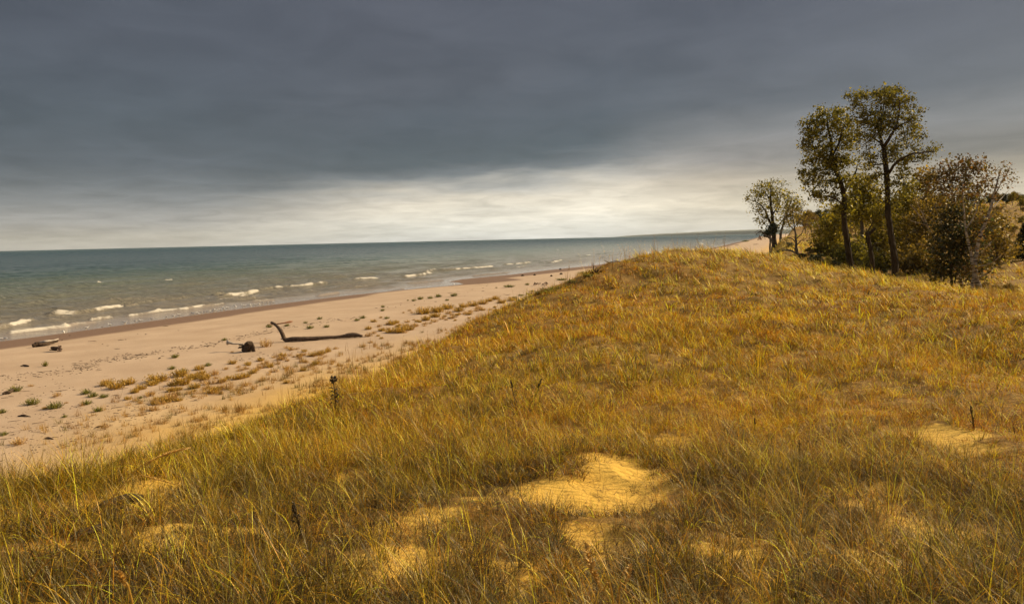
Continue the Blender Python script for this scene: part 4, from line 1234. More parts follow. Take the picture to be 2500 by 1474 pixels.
def make_tree(name, label, cat, base_px, Y, limbs, lobes, bark, pal, leaf=.17, per=14, crad=.42, dens=1.0, group=None, zdepth=.9, twig=.02, leafmat=None, sub=None, twig_lim=9, smoothness=3):
    """limbs: list of [(px,py,radius_px,dy)], lobes: (px,py,rx,ry[,dy])"""
    k = Y / F
    bx = P(base_px[0], base_px[1], Y); gzv = gz(bx[0], bx[1]); base = np.array([bx[0], bx[1], gzv])
    root = empty(name, base)
    tr = MB(); nodes = []; nrad = []
    for li, lm in enumerate(limbs):
        pts = np.array([P(a[0], a[1], Y + (a[3] if len(a) > 3 else 0)) for a in lm])
        if li == 0 or abs(lm[0][1] - base_px[1]) < 6:
            pts = np.vstack([[pts[0][0], pts[0][1], gz(pts[0][0], pts[0][1]) - .3], pts]); rads = [lm[0][2] * 1.25] + [a[2] for a in lm]
            if pts[1][2] <= pts[0][2] + .2: pts = np.delete(pts, 1, 0); rads = rads[:1] + rads[2:]
        else: rads = [a[2] for a in lm]
        p = smooth_path(pts, smoothness + 1)
        # slight natural wobble
        p[1:-1] += rng.normal(0, .35 * k, (len(p) - 2, 3)) * 1.0
        rr_ = np.interp(np.linspace(0, 1, len(p)), np.linspace(0, 1, len(rads)), rads) * k
        v, f = tube(p, rr_, 8 if rr_[0] > .08 else 6, rough=.10); tr.add(v, f)
        seg = np.linspace(0, len(p) - 1, len(p) * 2)
        nodes.append(np.stack([np.interp(seg, np.arange(len(p)), p[:, i]) for i in range(3)], -1)); nrad.append(np.interp(seg, np.arange(len(p)), rr_))
    nodes = list(np.concatenate(nodes)); nrad = list(np.concatenate(nrad))
    cl = []
    for lb in lobes:
        cx_, cy_, rx, ry = lb[:4]; dy = lb[4] if len(lb) > 4 else 0
        c = P(cx_, cy_, Y + dy)
        n = max(3, int(rx * ry / 15 * dens))
        dv = rng.normal(0, 1, (n, 3)); dv /= np.linalg.norm(dv, axis=1)[:, None]
        rr_ = rng.random(n)[:, None] ** (1 / 2.2) * np.where(rng.random(n) < .18, 1.28, 1.0)[:, None]
        cl.append(c + dv * rr_ * np.array([rx * k, min(rx, ry * 1.3) * k * zdepth, ry * k]))
    cl = np.concatenate(cl)
    NB = np.array(nodes[::2]) if len(nodes) > 2 else np.array(nodes)
    dmin = np.array([np.min(np.linalg.norm(NB - c, axis=1)) for c in cl]); cl = cl[np.argsort(dmin)]
    arr = np.empty((len(nodes) + len(cl) * 3, 3)); ar = np.empty(len(arr)); nn = len(nodes); arr[:nn] = nodes; ar[:nn] = nrad
    for c in cl:
        dd = arr[:nn] - c; dist = np.linalg.norm(dd, axis=1) + 1.2 * np.maximum(dd[:, 2], 0)     # prefer attachment from below
        i = int(np.argmin(dist)); a = arr[i]; L0 = np.linalg.norm(c - a)
        mid = (a + c) / 2 + np.array([0, 0, .10 * L0]) + rng.normal(0, .06 * L0, 3)
        r0_ = max(min(ar[i] * .6, .012 + .018 * L0 * 1.2), twig * .6)
        v, f = tube([a, mid, c], [r0_, r0_ * .7, r0_ * .35], 4, cap=False); tr.add(v, f)
        for t, p in ((.5, mid), (1, c)):
            arr[nn] = p; ar[nn] = r0_ * (.8 - .4 * t); nn += 1
    tr.build("trunk", bark, root, base)
    if per > 0:
        pk = np.maximum(2, (per * 1.15 * np.exp(rng.normal(-.15, .55, len(cl)))).astype(int)); idx = np.repeat(np.arange(len(cl)), pk); n = len(idx)
        cen = cl[idx] + rng.normal(0, 1, (n, 3)) * crad * np.array([1, 1, .75]) * .6
        V, Fq, c3 = leaves_quads(cen, leaf, pal)
        c3 = c3 * np.repeat(np.repeat(rng.uniform(.55, 1.6, len(cl)), pk), 4)[:, None]
        cr_ = MB(); cr_.add(V, Fq, c3); cr_.build("crown", leafmat or LEAFM, root, base)
    tag(root, label, cat, group)
    return root


# the two tall cottonwoods
make_tree("cottonwood_tree", "tall cottonwood on the left of the pair with a leaning curved trunk", "tree", (2078, 657), 77,
          [[(2078, 657, 8.5), (2072, 615, 7.6), (2066, 575, 7), (2060, 526, 6.2), (2062, 487, 5.8), (2053, 447, 5.2), (2041, 418, 4.6), (2031, 382, 4.5), (2030, 350, 3.5), (2022, 315, 2.5), (2018, 285, 1.2)],
           [(2041, 418, 3.5), (2012, 395, 2.5, 1), (1985, 385, 1.2, 2)], [(2031, 382, 3), (2048, 350, 2.2, -1), (2056, 315, 1.2, -2)], [(2053, 447, 3), (2025, 440, 2.2, 2), (1990, 445, 1.2, 3)], [(2060, 500, 2.4), (2035, 483, 1.8, -2), (2010, 478, 1, -2)], [(2060, 470, 3), (2085, 430, 2.2, 2), (2095, 400, 1, 2)]],
          [(2022, 322, 52, 54), (1978, 312, 26, 24), (1992, 300, 30, 24), (1990, 365, 40, 34), (1972, 390, 20, 14), (1985, 425, 42, 26), (1962, 418, 16, 12), (2008, 455, 44, 28), (2030, 480, 34, 16), (2060, 300, 34, 34), (2062, 390, 34, 40), (2040, 420, 34, 30), (1990, 480, 20, 12), (2075, 450, 28, 32), (2010, 275, 20, 14), (2042, 272, 22, 14), (1968, 350, 16, 14), (2080, 340, 24, 30), (2020, 400, 30, 30), (2000, 495, 14, 10), (2045, 510, 20, 22), (2080, 505, 20, 24)],
          BARKD, OLIVE, leaf=.20, per=18, crad=.45, dens=.50)
make_tree("cottonwood_tree", "tallest tree, cottonwood on the right of the pair with a forked upper trunk", "tree", (2187, 670), 73,
          [[(2187, 670, 8.5), (2184, 630, 7.8), (2178, 590, 7.3), (2173, 555, 7), (2168, 520, 6.8), (2167, 477, 6.4), (2165, 428, 6.2), (2160, 382, 5.6), (2157, 360, 5)], [(2157, 362, 4.2), (2148, 330, 3.4, 1), (2141, 298, 2.6, 1), (2128, 262, 1.5, 2)],
           [(2157, 362, 4.5), (2170, 340, 3.6, -1), (2183, 317, 3, -1), (2194, 283, 2, -1), (2196, 245, 1.2, -2)], [(2170, 422, 4), (2184, 402, 3.2, -2), (2200, 389, 2.8, -3), (2226, 376, 2.2, -4), (2252, 373, 1.6, -4), (2278, 370, 1, -4)],
           [(2157, 355, 2.6), (2130, 335, 1.8, 2), (2105, 322, 1, 3)], [(2160, 400, 2.4), (2140, 402, 1.8, 3), (2120, 405, 1, 4)], [(2163, 428, 2.5), (2152, 424, 2, 0), (2144, 432, 1, 0)], [(2183, 317, 2), (2210, 300, 1.2, -2), (2232, 295, .8, -2)], [(2148, 330, 2), (2152, 290, 1.4), (2160, 245, .8)]],
          [(2150, 250, 56, 36), (2092, 232, 24, 18), (2098, 285, 34, 38), (2180, 238, 40, 26), (2215, 262, 28, 28), (2225, 300, 26, 28), (2190, 305, 44, 40), (2140, 310, 40, 36), (2110, 345, 34, 34), (2222, 345, 32, 26), (2180, 370, 38, 30), (2125, 390, 34, 28), (2225, 385, 36, 22), (2272, 368, 26, 18), (2205, 430, 30, 26), (2135, 430, 26, 26), (2085, 255, 20, 16), (2160, 225, 30, 14), (2200, 222, 22, 12), (2130, 225, 24, 12), (2240, 280, 12, 14), (2240, 325, 14, 12), (2290, 358, 10, 10), (2175, 455, 26, 22), (2210, 460, 26, 26), (2150, 300, 40, 30), (2150, 475, 22, 24), (2188, 495, 22, 26)],
          BARKD, OLIVE * .85, leaf=.18, per=17, crad=.45, dens=.43)
# smaller trees between and under
make_tree("young_cottonwood", "mid-height yellow-green tree between the two tall trunks", "tree", (2112, 655), 88,
          [[(2112, 655, 5), (2106, 600, 4.2), (2104, 540, 3.6), (2107, 490, 2.8), (2112, 450, 1.8), (2114, 425, 1)], [(2104, 540, 2), (2085, 505, 1.4), (2076, 480, .8)], [(2107, 490, 1.6), (2130, 462, 1), (2140, 450, .7)]],
          [(2112, 440, 28, 28), (2095, 470, 26, 28), (2132, 475, 24, 30), (2108, 510, 44, 34), (2080, 520, 28, 28), (2140, 520, 28, 30), (2100, 470, 34, 34)], BARKG, OLIVEG, leaf=.21, per=17, crad=.5, dens=.75)
make_tree("dead_tree_snag", "broken dead trunk with jagged side limbs between the tall trees", "tree", (2130, 660), 70,
          [[(2130, 660, 6), (2129, 635, 5.6), (2125, 607, 5.2), (2119, 582, 5), (2116, 566, 4.2)], [(2119, 576, 3.8), (2127, 566, 4.2), (2136, 557, 3.0)], [(2117, 568, 1.6), (2126, 552, 1.2), (2134, 538, .6)], [(2126, 607, 2), (2135, 596, 1.6), (2150, 592, 1.2), (2160, 586, .6)]],
          [(2136, 556, 3, 3)], BARKD, OLIVE, per=0, dens=1)
for i, (bp_, Yv, lob, pal, lb) in enumerate([
    ((2030, 650), 92, [(2025, 560, 34, 48), (2012, 600, 26, 26), (2045, 600, 30, 34), (2040, 530, 24, 24)], OLIVEG, "round olive bushy tree left of the leaning cottonwood's trunk"),
    ((2150, 660), 96, [(2150, 560, 44, 50), (2130, 600, 32, 36), (2165, 610, 30, 36), (2150, 520, 30, 26)], OLIVEG * .8, "olive tree filling the gap behind the broken snag"),
    ((2215, 665), 90, [(2212, 500, 30, 36), (2222, 545, 40, 44), (2205, 600, 34, 40), (2232, 470, 22, 24)], OLIVEG, "tall olive thicket tree just right of the tallest trunk"),
    ((2262, 668), 84, [(2262, 560, 40, 60), (2250, 610, 42, 40), (2280, 500, 30, 40), (2262, 440, 22, 30)], BRN2, "brownish-green tree between the tall pair and the birches"),
    ((2085, 658), 84, [(2080, 610, 34, 30), (2095, 640, 30, 20), (2060, 640, 26, 18)], OLIVE, "low dark olive shrub tree around the leaning trunk's foot"),
    ((2240, 665), 76, [(2240, 630, 34, 28), (2215, 650, 26, 18), (2268, 645, 24, 20)], BRN2 * .8, "low brown thicket right of the tallest trunk's foot"),
    ((2150, 665), 80, [(2150, 640, 34, 22), (2120, 650, 24, 14), (2180, 650, 22, 14)], OLIVE * .7, "dark shrub at the base of the snag"),
]):
    lm = [[(bp_[0], bp_[1], 3.2), (bp_[0] - 2, (bp_[1] + lob[0][1]) / 2, 2.4), (lob[0][0], lob[0][1], 1.2)]]
    for l_ in lob[1:]:
        lm.append([((bp_[0] + lob[0][0]) / 2, (bp_[1] + lob[0][1]) / 2, 1.8), ((bp_[0] + l_[0]) / 2, (bp_[1] + l_[1] * 2) / 3, 1.3), (l_[0], l_[1], .7)])
    make_tree("thicket_tree", lb, "tree", bp_, Yv, lm, [(a_[0], a_[1], a_[2] * 1.25, a_[3] * 1.2) for a_ in lob], BARKG, pal, leaf=.24, per=18, crad=.70, dens=.75)

# birch group
make_tree("birch_tree", "white-barked birch with crooked pale trunk nearest the golden grass", "tree", (2392, 722), 52,
          [[(2392, 722, 7.5), (2389, 700, 7), (2384, 680, 6.2), (2380, 655, 5), (2382, 630, 4.6), (2387, 600, 4.2), (2395, 570, 4), (2408, 540, 3.6), (2416, 515, 3.2), (2424, 485, 2.6), (2432, 455, 2), (2440, 425, 1.2)],
           [(2372, 722, 5.5), (2374, 700, 4.8), (2378, 670, 4.2), (2374, 640, 3.6), (2366, 600, 2.8), (2358, 560, 2.2), (2352, 500, 1.4), (2350, 450, .9)],
           [(2408, 540, 2), (2422, 526, 1.6, -1), (2434, 512, .8, -2)], [(2408, 540, 2), (2400, 520, 1.4, 1), (2395, 500, .8, 1)], [(2382, 630, 2.4), (2396, 618, 1.8, -1), (2410, 602, 1.2, -2), (2422, 588, .6, -2)], [(2384, 650, 2), (2402, 648, 1.5, -1), (2424, 640, 1.1, -2), (2444, 622, .6, -3)],
           [(2386, 680, 2.2), (2410, 668, 1.6, -1), (2424, 656, 1.2, -2), (2462, 638, .6, -4)], [(2424, 485, 1.8), (2440, 455, 1.3, -1), (2462, 420, .7, -2)], [(2416, 515, 1.6), (2440, 490, 1.2, 1), (2462, 465, .7, 2)], [(2358, 560, 1.6), (2382, 520, 1.2), (2394, 470, .7)]],
          [(2440, 425, 36, 26), (2462, 408, 20, 14), (2468, 440, 20, 22), (2415, 460, 32, 30), (2355, 460, 30, 30), (2395, 520, 34, 26), (2385, 580, 32, 36), (2400, 640, 24, 30), (2370, 660, 30, 34)], BARKB, BROWN, leaf=.13, per=8, crad=.35, dens=.40, twig=.012)
make_tree("birch_tree", "leaning birch behind, its thin pale limbs fanning up through reddish leaves", "tree", (2352, 715), 56,
          [[(2352, 715, 5), (2346, 690, 4.4), (2336, 655, 3.8), (2342, 615, 3.2), (2346, 570, 2.8), (2344, 520, 2.2), (2352, 460, 1.6), (2362, 410, .9)], [(2344, 520, 1.8), (2328, 480, 1.3), (2318, 430, .8)], [(2346, 570, 1.8), (2380, 500, 1.3), (2402, 430, .7)], [(2336, 655, 1.6), (2312, 650, 1.2), (2300, 640, .6)],
           [(2342, 615, 1.6), (2300, 545, 1.2), (2282, 500, .8)], [(2300, 545, 1.2), (2282, 540, .9), (2250, 518, .6)], [(2352, 460, 1.1), (2372, 420, .8), (2385, 392, .5)], [(2318, 430, .8), (2300, 405, .5)]],
          [(2362, 402, 34, 22), (2330, 405, 34, 20), (2392, 405, 26, 18), (2300, 425, 36, 24), (2345, 440, 44, 28), (2275, 450, 24, 24), (2320, 475, 44, 26), (2380, 460, 34, 26)], BARKB, BROWN * .8, leaf=.15, per=11, crad=.42, dens=.62, twig=.012)
make_tree("bare_birch", "half-bare birch with pale slanting limbs left of the dark bush", "tree", (2300, 690), 66,
          [[(2300, 690, 3), (2290, 640, 2.6), (2284, 590, 2.2), (2262, 550, 1.8), (2240, 520, 1.3), (2222, 500, .8)], [(2284, 590, 1.6), (2258, 535, 1.1), (2232, 482, .6)], [(2262, 550, 1.2), (2222, 538, .7)], [(2284, 590, 1.4), (2300, 540, 1), (2310, 500, .6)], [(2290, 620, 1.3), (2262, 600, .9), (2236, 596, .5)], [(2300, 540, .9), (2292, 505, .6)]],
          [(2290, 530, 40, 34), (2262, 500, 30, 24), (2270, 580, 34, 30), (2300, 620, 34, 34)], BARKW, BRN2, leaf=.17, per=9, crad=.5, dens=.5, twig=.014)
make_tree("evergreen_bush", "dense dark green bush standing in front of the birch trunks", "bush", (2325, 705), 54,
          [[(2325, 705, 3.4), (2322, 660, 2.6), (2320, 600, 2), (2318, 550, 1)], [(2330, 690, 2), (2345, 640, 1.4), (2352, 600, .8)], [(2322, 680, 2), (2300, 640, 1.2)]],
          [(2308, 535, 26, 30), (2330, 575, 44, 36), (2365, 590, 46, 40), (2295, 600, 34, 38), (2335, 640, 56, 36), (2370, 655, 40, 34), (2290, 660, 34, 26), (2390, 560, 34, 30), (2340, 520, 30, 22)], BARKG, np.vstack([DKG * 1.3, BRN2 * .5]), leaf=.17, per=13, crad=.55, dens=.62)
make_tree("thicket_tree", "reddish-brown leafy thicket behind the birches on the slope", "tree", (2440, 655), 74,
          [[(2440, 655, 3), (2430, 600, 2.2), (2420, 550, 1)], [(2438, 640, 2), (2462, 600, 1.2), (2466, 570, .7)], [(2436, 640, 2), (2400, 600, 1.2), (2390, 560, .6)]],
          [(2425, 560, 40, 40), (2450, 610, 36, 34), (2395, 590, 40, 40), (2405, 640, 34, 24), (2380, 520, 30, 24)], BARKG, BRN2, leaf=.19, per=16, crad=.7, dens=.75)


# conifers, pines and background trees: prototypes then copies
def proto_pine(name, label, h=1.0):
    root = empty(name, (0, 0, 0)); tr = MB(); v, f = tube([(0, 0, -.05), (0.01, 0, .5), (0, 0, 1.0)], [.022, .014, .003], 7); tr.add(v, f)
    cen = []
    for lev in np.linspace(.10, .98, 26):
        rad = .30 * (1 - lev) ** .75 + .015
        for j in range(int(7 + 10 * (1 - lev))):
            a = rng.uniform(0, 6.28); L0 = rad * rng.uniform(.65, 1.2)
            e = np.array([math.cos(a) * L0, math.sin(a) * L0, lev - .05 * L0 / rad + .03])
            v, f = tube([(0, 0, lev), e], [.004, .0015], 3, cap=False); tr.add(v, f)
            for t in np.linspace(.2, 1, 9): cen.append(np.array([0, 0, lev]) * (1 - t) + e * t)
    cen = np.array(cen); cen = np.repeat(cen, 5, 0) + rng.normal(0, .013, (len(cen) * 5, 3))
    tr.build("trunk", BARKD, root)
    V, Fq, c3 = leaves_quads(cen, .026, DKG); cr_ = MB(); cr_.add(V, Fq, c3); cr_.build("crown", NEEDM, root)
    return root


def proto_round(name, pal, seed, nl=6, barkm=None, per=15, flat=.8, ls=.030):
    root = empty(name, (0, 0, 0)); tr = MB()
    limbs = [[(0, 0, -.05), (rng.normal(0, .02), 0, .25), (rng.normal(0, .03), 0, .5), (rng.normal(0, .04), 0, .8)]]
    lob = []
    for j in range(nl):
        a = rng.uniform(0, 6.28); rr_ = rng.uniform(.12, .28); z = rng.uniform(.38, .80)
        lob.append((math.cos(a) * rr_, math.sin(a) * rr_, z, rng.uniform(.13, .22)))
        limbs.append([(0, 0, z * .45), (math.cos(a) * rr_ * .5, math.sin(a) * rr_ * .5, z * .8), (math.cos(a) * rr_, math.sin(a) * rr_, z)])
    lob.append((0, 0, .82, .17))
    for i, lm in enumerate(limbs):
        v, f = tube(smooth_path(lm, 3), np.linspace(.022 if i == 0 else .010, .003, (len(lm) - 1) * 3 + 1), 6); tr.add(v, f)
    cen = []
    for (x, y, z, r) in lob:
        n = 34; dv = rng.normal(0, 1, (n, 3)); dv /= np.linalg.norm(dv, axis=1)[:, None]
        c = np.array([x, y, z]) + dv * (rng.random(n)[:, None] ** .45) * r * np.array([1, 1, flat]); cen.append(c)
        for p in c[::2]:
            v, f = tube([(x, y, z), p], [.004, .0015], 3, cap=False); tr.add(v, f)
    cen = np.concatenate(cen); cb = rng.uniform(.6, 1.4, len(cen)); cen2 = np.repeat(cen, per, 0) + rng.normal(0, .026, (len(cen) * per, 3))
    tr.build("trunk", barkm or BARKG, root)
    V, Fq, c3 = leaves_quads(cen2, ls, pal); c3 = c3 * np.repeat(np.repeat(cb, per), 4)[:, None]
    cr_ = MB(); cr_.add(V, Fq, c3); cr_.build("crown", LEAFM, root)
    return root


# far tree group at the beach end
make_tree("cottonwood_tree", "round-crowned tree standing alone at the far end of the beach", "tree", (1890, 578), 178,
          [[(1890, 580, 5.5), (1888, 555, 4.8), (1886, 530, 4), (1882, 500, 3), (1882, 470, 1.8), (1880, 448, .9)], [(1889, 560, 3.2), (1876, 535, 2.4), (1866, 510, 1.8), (1850, 496, 1.2), (1836, 488, .7)], [(1886, 525, 2), (1900, 500, 1.4), (1908, 475, .7)], [(1876, 535, 1.4), (1856, 528, .8)], [(1882, 490, 1.6), (1866, 465, 1)], [(1889, 560, 1.6), (1905, 545, 1.1), (1915, 530, .6)]],
          [(1885, 452, 34, 16), (1862, 462, 30, 18), (1905, 468, 24, 22), (1845, 478, 24, 16), (1828, 487, 14, 9), (1885, 480, 36, 22), (1846, 505, 20, 18), (1905, 500, 24, 22), (1856, 530, 14, 18), (1870, 505, 22, 22), (1880, 535, 20, 18), (1848, 550, 8, 9)], BARKD, OLIVE * 1.15, leaf=.34, per=9, crad=.95, dens=1.0, twig=.05)
make_tree("cottonwood_tree", "smaller crown right beside the lone round tree", "tree", (1906, 582), 172,
          [[(1906, 584, 3.2), (1908, 560, 2.8), (1918, 530, 2), (1928, 500, 1.4), (1934, 480, .8)], [(1918, 530, 1.4), (1942, 512, .8)]],
          [(1932, 485, 22, 16), (1945, 500, 18, 16), (1925, 510, 26, 22), (1940, 530, 24, 20), (1918, 540, 20, 20)], BARKG, OLIVE * 1.2, leaf=.34, per=10, crad=.95, dens=1.1, twig=.05)
make_tree("dark_bush", "dark green bush at the foot of the lone far tree", "bush", (1880, 580), 170, [[(1880, 582, 2), (1880, 570, 1.4), (1882, 556, .8)]],
          [(1880, 566, 14, 12), (1890, 556, 11, 12), (1870, 572, 10, 8)], BARKG, DKG * 1.2, leaf=.34, per=22, crad=.6, dens=2.2, twig=.05)
make_tree("bare_sapling", "small bare tree with thin fine branches and horizontal dead limbs", "tree", (1945, 632), 92,
          [[(1948, 632, 4), (1944, 605, 3.2), (1943, 580, 2.6), (1940, 555, 1.6), (1936, 530, .9), (1934, 505, .5)], [(1943, 592, 1.4), (1930, 581, 1), (1905, 580, .6)], [(1943, 584, 1.5), (1955, 572, 1.1), (1962, 560, .7), (1970, 545, .5)], [(1944, 600, 1.2), (1955, 588, .9), (1968, 583, .5)],
           [(1941, 565, 1.3), (1925, 545, .9), (1915, 520, .5)], [(1940, 555, 1.1), (1954, 530, .8), (1958, 505, .5)], [(1946, 612, 1.1), (1930, 600, .8), (1918, 588, .4)], [(1936, 612, .8), (1915, 606, .6), (1905, 608, .4)]],
          [(1940, 530, 26, 26), (1925, 545, 26, 20), (1958, 540, 20, 24), (1938, 505, 20, 16)], BARKG, BRN2 * 1.1, leaf=.13, per=4, crad=.5, dens=1.1, twig=.02)
# leaning dead tree over the beach
q = hit(1882, 584); Yd = q[1]
make_tree("dead_leaning_tree", "bare dead tree leaning out from the far bank over the beach", "tree", (1884, 584), 168,
          [[(1884, 585, 1.6), (1874, 578, 1.5), (1868, 572, 1.3), (1860, 565, 1), (1852, 566, .8), (1846, 574, .5)], [(1862, 566, .9), (1855, 562, .7), (1848, 564, .5), (1842, 568, .4)], [(1860, 565, .8), (1850, 569, .6), (1844, 575, .4)], [(1860, 565, .8), (1852, 572, .5), (1848, 577, .4)]],
          [(1848, 568, 6, 4)], BARKG, BRN2, per=0, dens=2)
q = hit(1855, 586); k = np.hypot(q[0], q[1]) / F
root = empty("driftwood_tripod", q)
for a_, b_ in (((-6, -1), (0, 12)), ((6, -1), (0, 11)), ((1, -1), (-1, 10)), ((3.5, -1), (-.5, 9)), ((-3, -1), (.6, 9))):
    mb = MB(); v, f = tube([q + np.array([a_[0] * k, a_[0] * .4 * k, 0]), q + np.array([b_[0] * k, 0, b_[1] * k])], [.8 * k, .5 * k], 5); mb.add(v, f); mb.build("leaning_pole", WOODR, root, q)
tag(root, "cone of leaning driftwood poles on the far beach", "driftwood shelter")
o = put_plant(protoG, 1820, 590, 22, "lone long green plant mound on the far bright beach", "beach plant", "green plants dotted over the beach", .5)
for a, b_, s_, lb in [(1785, 588, 3, "small dark wood lump at the far waterline"), (1800, 599, 6, "long low drift log on the far beach before the grassy bank"), (1846, 597, 7, "long low drift log right before the far grassy bank")]:
    q = hit(a, b_); k = np.hypot(q[0], q[1]) / F
    simple_log("driftwood_log", [q + np.array([-s_ * k, 0, .1]), q + np.array([0, 0, .5 * k]), q + np.array([s_ * k, 1, .1])], [.3 * k, .7 * k, .3 * k], WOODD, lb)

pp = [proto_round("hillside_tree", OLIVE * 1.1, 1), proto_round("hillside_tree", BRN2 * 1.1, 2), proto_round("hillside_tree", OLIVEG * .8, 3), proto_round("hillside_tree", DKG * 1.2, 4, 7), proto_round("birch_tree", BROWN, 5, 5, BARKB, 7)]
pine = proto_pine("pine_tree", "")
LBL = {0: "olive broadleaf tree in the wooded hillside behind the cottonwoods", 1: "brown-leaved tree in the wooded hillside behind the cottonwoods", 2: "yellow-green tree in the wooded hillside behind the cottonwoods", 3: "dark green tree in the wooded hillside behind the cottonwoods",
       4: "thin pale-trunked birch in the woods at the far end of the dune"}


def put_tree(i, px, Y, hpx, label=None, cat="tree", wide=1.0, group="trees of the wooded hillside"):
    p = pp[i] if i < 5 else pine
    x = (px - 1250) / F * Y * 1.0; d = ray(px, 560); x = d[0] / d[1] * Y
    z = gz(x, Y); h = hpx * Y / F
    if p.name not in used: used.add(p.name); o = p
    else: o = dup(p, (0, 0, 0))
    o.location = (x, Y, z - (.30 * h if (px > 2235 and Y > 150 and cat == 'tree') else .1)); o.rotation_euler = (0, 0, rng.uniform(0, 6.28)); o.scale = (h * wide, h * wide, h)
    tag(o, label or LBL.get(i, "dark pine tree in the wooded hillside behind the cottonwoods"), cat, group)


bgt = [(1, 1965, 195, 66), (1, 1982, 205, 62), (3, 1998, 215, 72), (3, 2012, 225, 66), (0, 2030, 215, 60), (1, 1975, 260, 50), (0, 2048, 230, 66), (3, 2062, 245, 60), (2, 2080, 210, 62), (0, 2100, 230, 64), (1, 2122, 215, 62), (3, 2140, 240, 70), (2, 2160, 205, 64), (0, 2182, 225, 66),
       (3, 2200, 190, 64), (0, 2225, 200, 66), (1, 2246, 185, 62), (3, 2262, 175, 60), (1, 2282, 170, 64), (0, 2300, 165, 58), (2, 2322, 170, 54), (0, 2342, 160, 54), (3, 2362, 165, 52), (0, 2384, 160, 48), (3, 2404, 170, 46), (1, 2424, 165, 44), (3, 2444, 168, 46), (0, 2462, 170, 42), (3, 2476, 165, 44),
       (3, 2490, 172, 42), (0, 2504, 168, 40), (3, 2520, 170, 44), (2, 2470, 140, 34), (2, 2488, 130, 30), (0, 2300, 130, 60), (1, 2330, 125, 58), (0, 2270, 135, 60), (2, 2240, 130, 66), (0, 2190, 135, 70), (1, 2130, 140, 68), (2, 2090, 135, 62), (0, 2055, 140, 60), (2, 2035, 125, 56), (1, 2370, 120, 56), (0, 2400, 118, 50), (1, 2425, 112, 40),
       (2, 2005, 150, 28), (2, 2022, 145, 34)]
bgt += [(1, 2445, 108, 30), (0, 2462, 100, 26), (1, 2480, 96, 30), (2, 2496, 104, 28), (1, 2436, 124, 30), (3, 2455, 140, 30), (1, 2472, 146, 30), (0, 2492, 138, 28), (1, 2505, 118, 30), (0, 2350, 100, 44), (1, 2410, 96, 40), (3, 2392, 108, 44), (2, 2140, 118, 60), (0, 2180, 112, 66), (1, 2060, 112, 56)]
for i, a, b_, h in bgt: put_tree(i, a + rng.normal(0, 2), b_, h * rng.uniform(.9, 1.1), wide=rng.uniform(.8, 1.15))
put_tree(4, 1972, 168, 52, "pale-trunked birch left of its twin in the far woods", wide=.6, group=None); put_tree(4, 1988, 166, 48, "forked pale birch at the edge of the far golden knoll", wide=.7, group=None)
put_tree(5, 2500, 78, 92, "dark pine tree cut by the right edge of the picture", wide=.9, group=None)
put_tree(5, 2520, 86, 110, "second dark pine just beyond the right edge pine", wide=.9, group=None)

# shrubs in the hollow behind the dune
sh = [(1905, 118, 20, 3), (1925, 112, 22, 3), (1960, 84, 22, 3), (1985, 82, 30, 3), (2005, 80, 34, 3), (2022, 78, 34, 0), (2040, 76, 32, 3), (2058, 74, 30, 1), (1975, 90, 26, 1), (1998, 92, 34, 0), (2100, 74, 24, 1), (2165, 72, 22, 3), (2200, 70, 20, 1), (1890, 122, 14, 3), (2230, 60, 16, 3), (2262, 58, 20, 3), (2290, 57, 18, 0), (2432, 50, 34, 1), (2470, 50, 38, 1), (2410, 56, 30, 1)]
LS = {3: "dark green shrub in the shaded hollow behind the dune crest", 0: "olive shrub in the shaded hollow behind the dune crest", 1: "brown shrub in the shaded hollow behind the dune crest"}
for a, b_, h, i in sh: put_tree(i, a, b_, h, LS[i], "shrub", 1.5, "shrubs in the hollow behind the dune")
q = hit(1935, 628)
simple_log("fallen_branch", [P(1908, 612, 90), P(1925, 611, 90), P(1945, 618, 90)], [.06, .10, .08], BARKG, "fallen grey branch at the foot of the bare sapling", cat="branch")

# yellow bracken-like sprays at the right end of the golden grass
for (a, b_, h, lb) in [(2420, 735, 62, "spray of golden dry stems in front of the birch trunks"), (2470, 742, 55, "spray of golden dry stems at the right edge of the dune"), (2240, 722, 26, "small golden spray on the dune rim beside low dark bushes")]:
    q = hit(a, b_); k = np.hypot(q[0], q[1]) / F
    n = 90; mb = MB(); crown_ = .12
    V, Fq, pv = blades(np.full(n, q[0]) + rng.normal(0, .08, n), np.full(n, q[1]) + rng.normal(0, .08, n), np.full(n, q[2] - .05), rng.uniform(0, 6.28, n), np.abs(rng.normal(.4, .3, n)), rng.normal(.3, .4, n), rng.uniform(.5, 1.1, n) * h * k, np.full(n, .013), 5)
    mb.add(V, Fq, np.repeat(np.array([[.45, .28, .06], [.55, .36, .09], [.34, .2, .05]])[rng.integers(0, 3, n)], pv, 0))
    o = mb.build("dry_stem_spray", GRASSM, None, q); tag(o, lb, "dry plant")

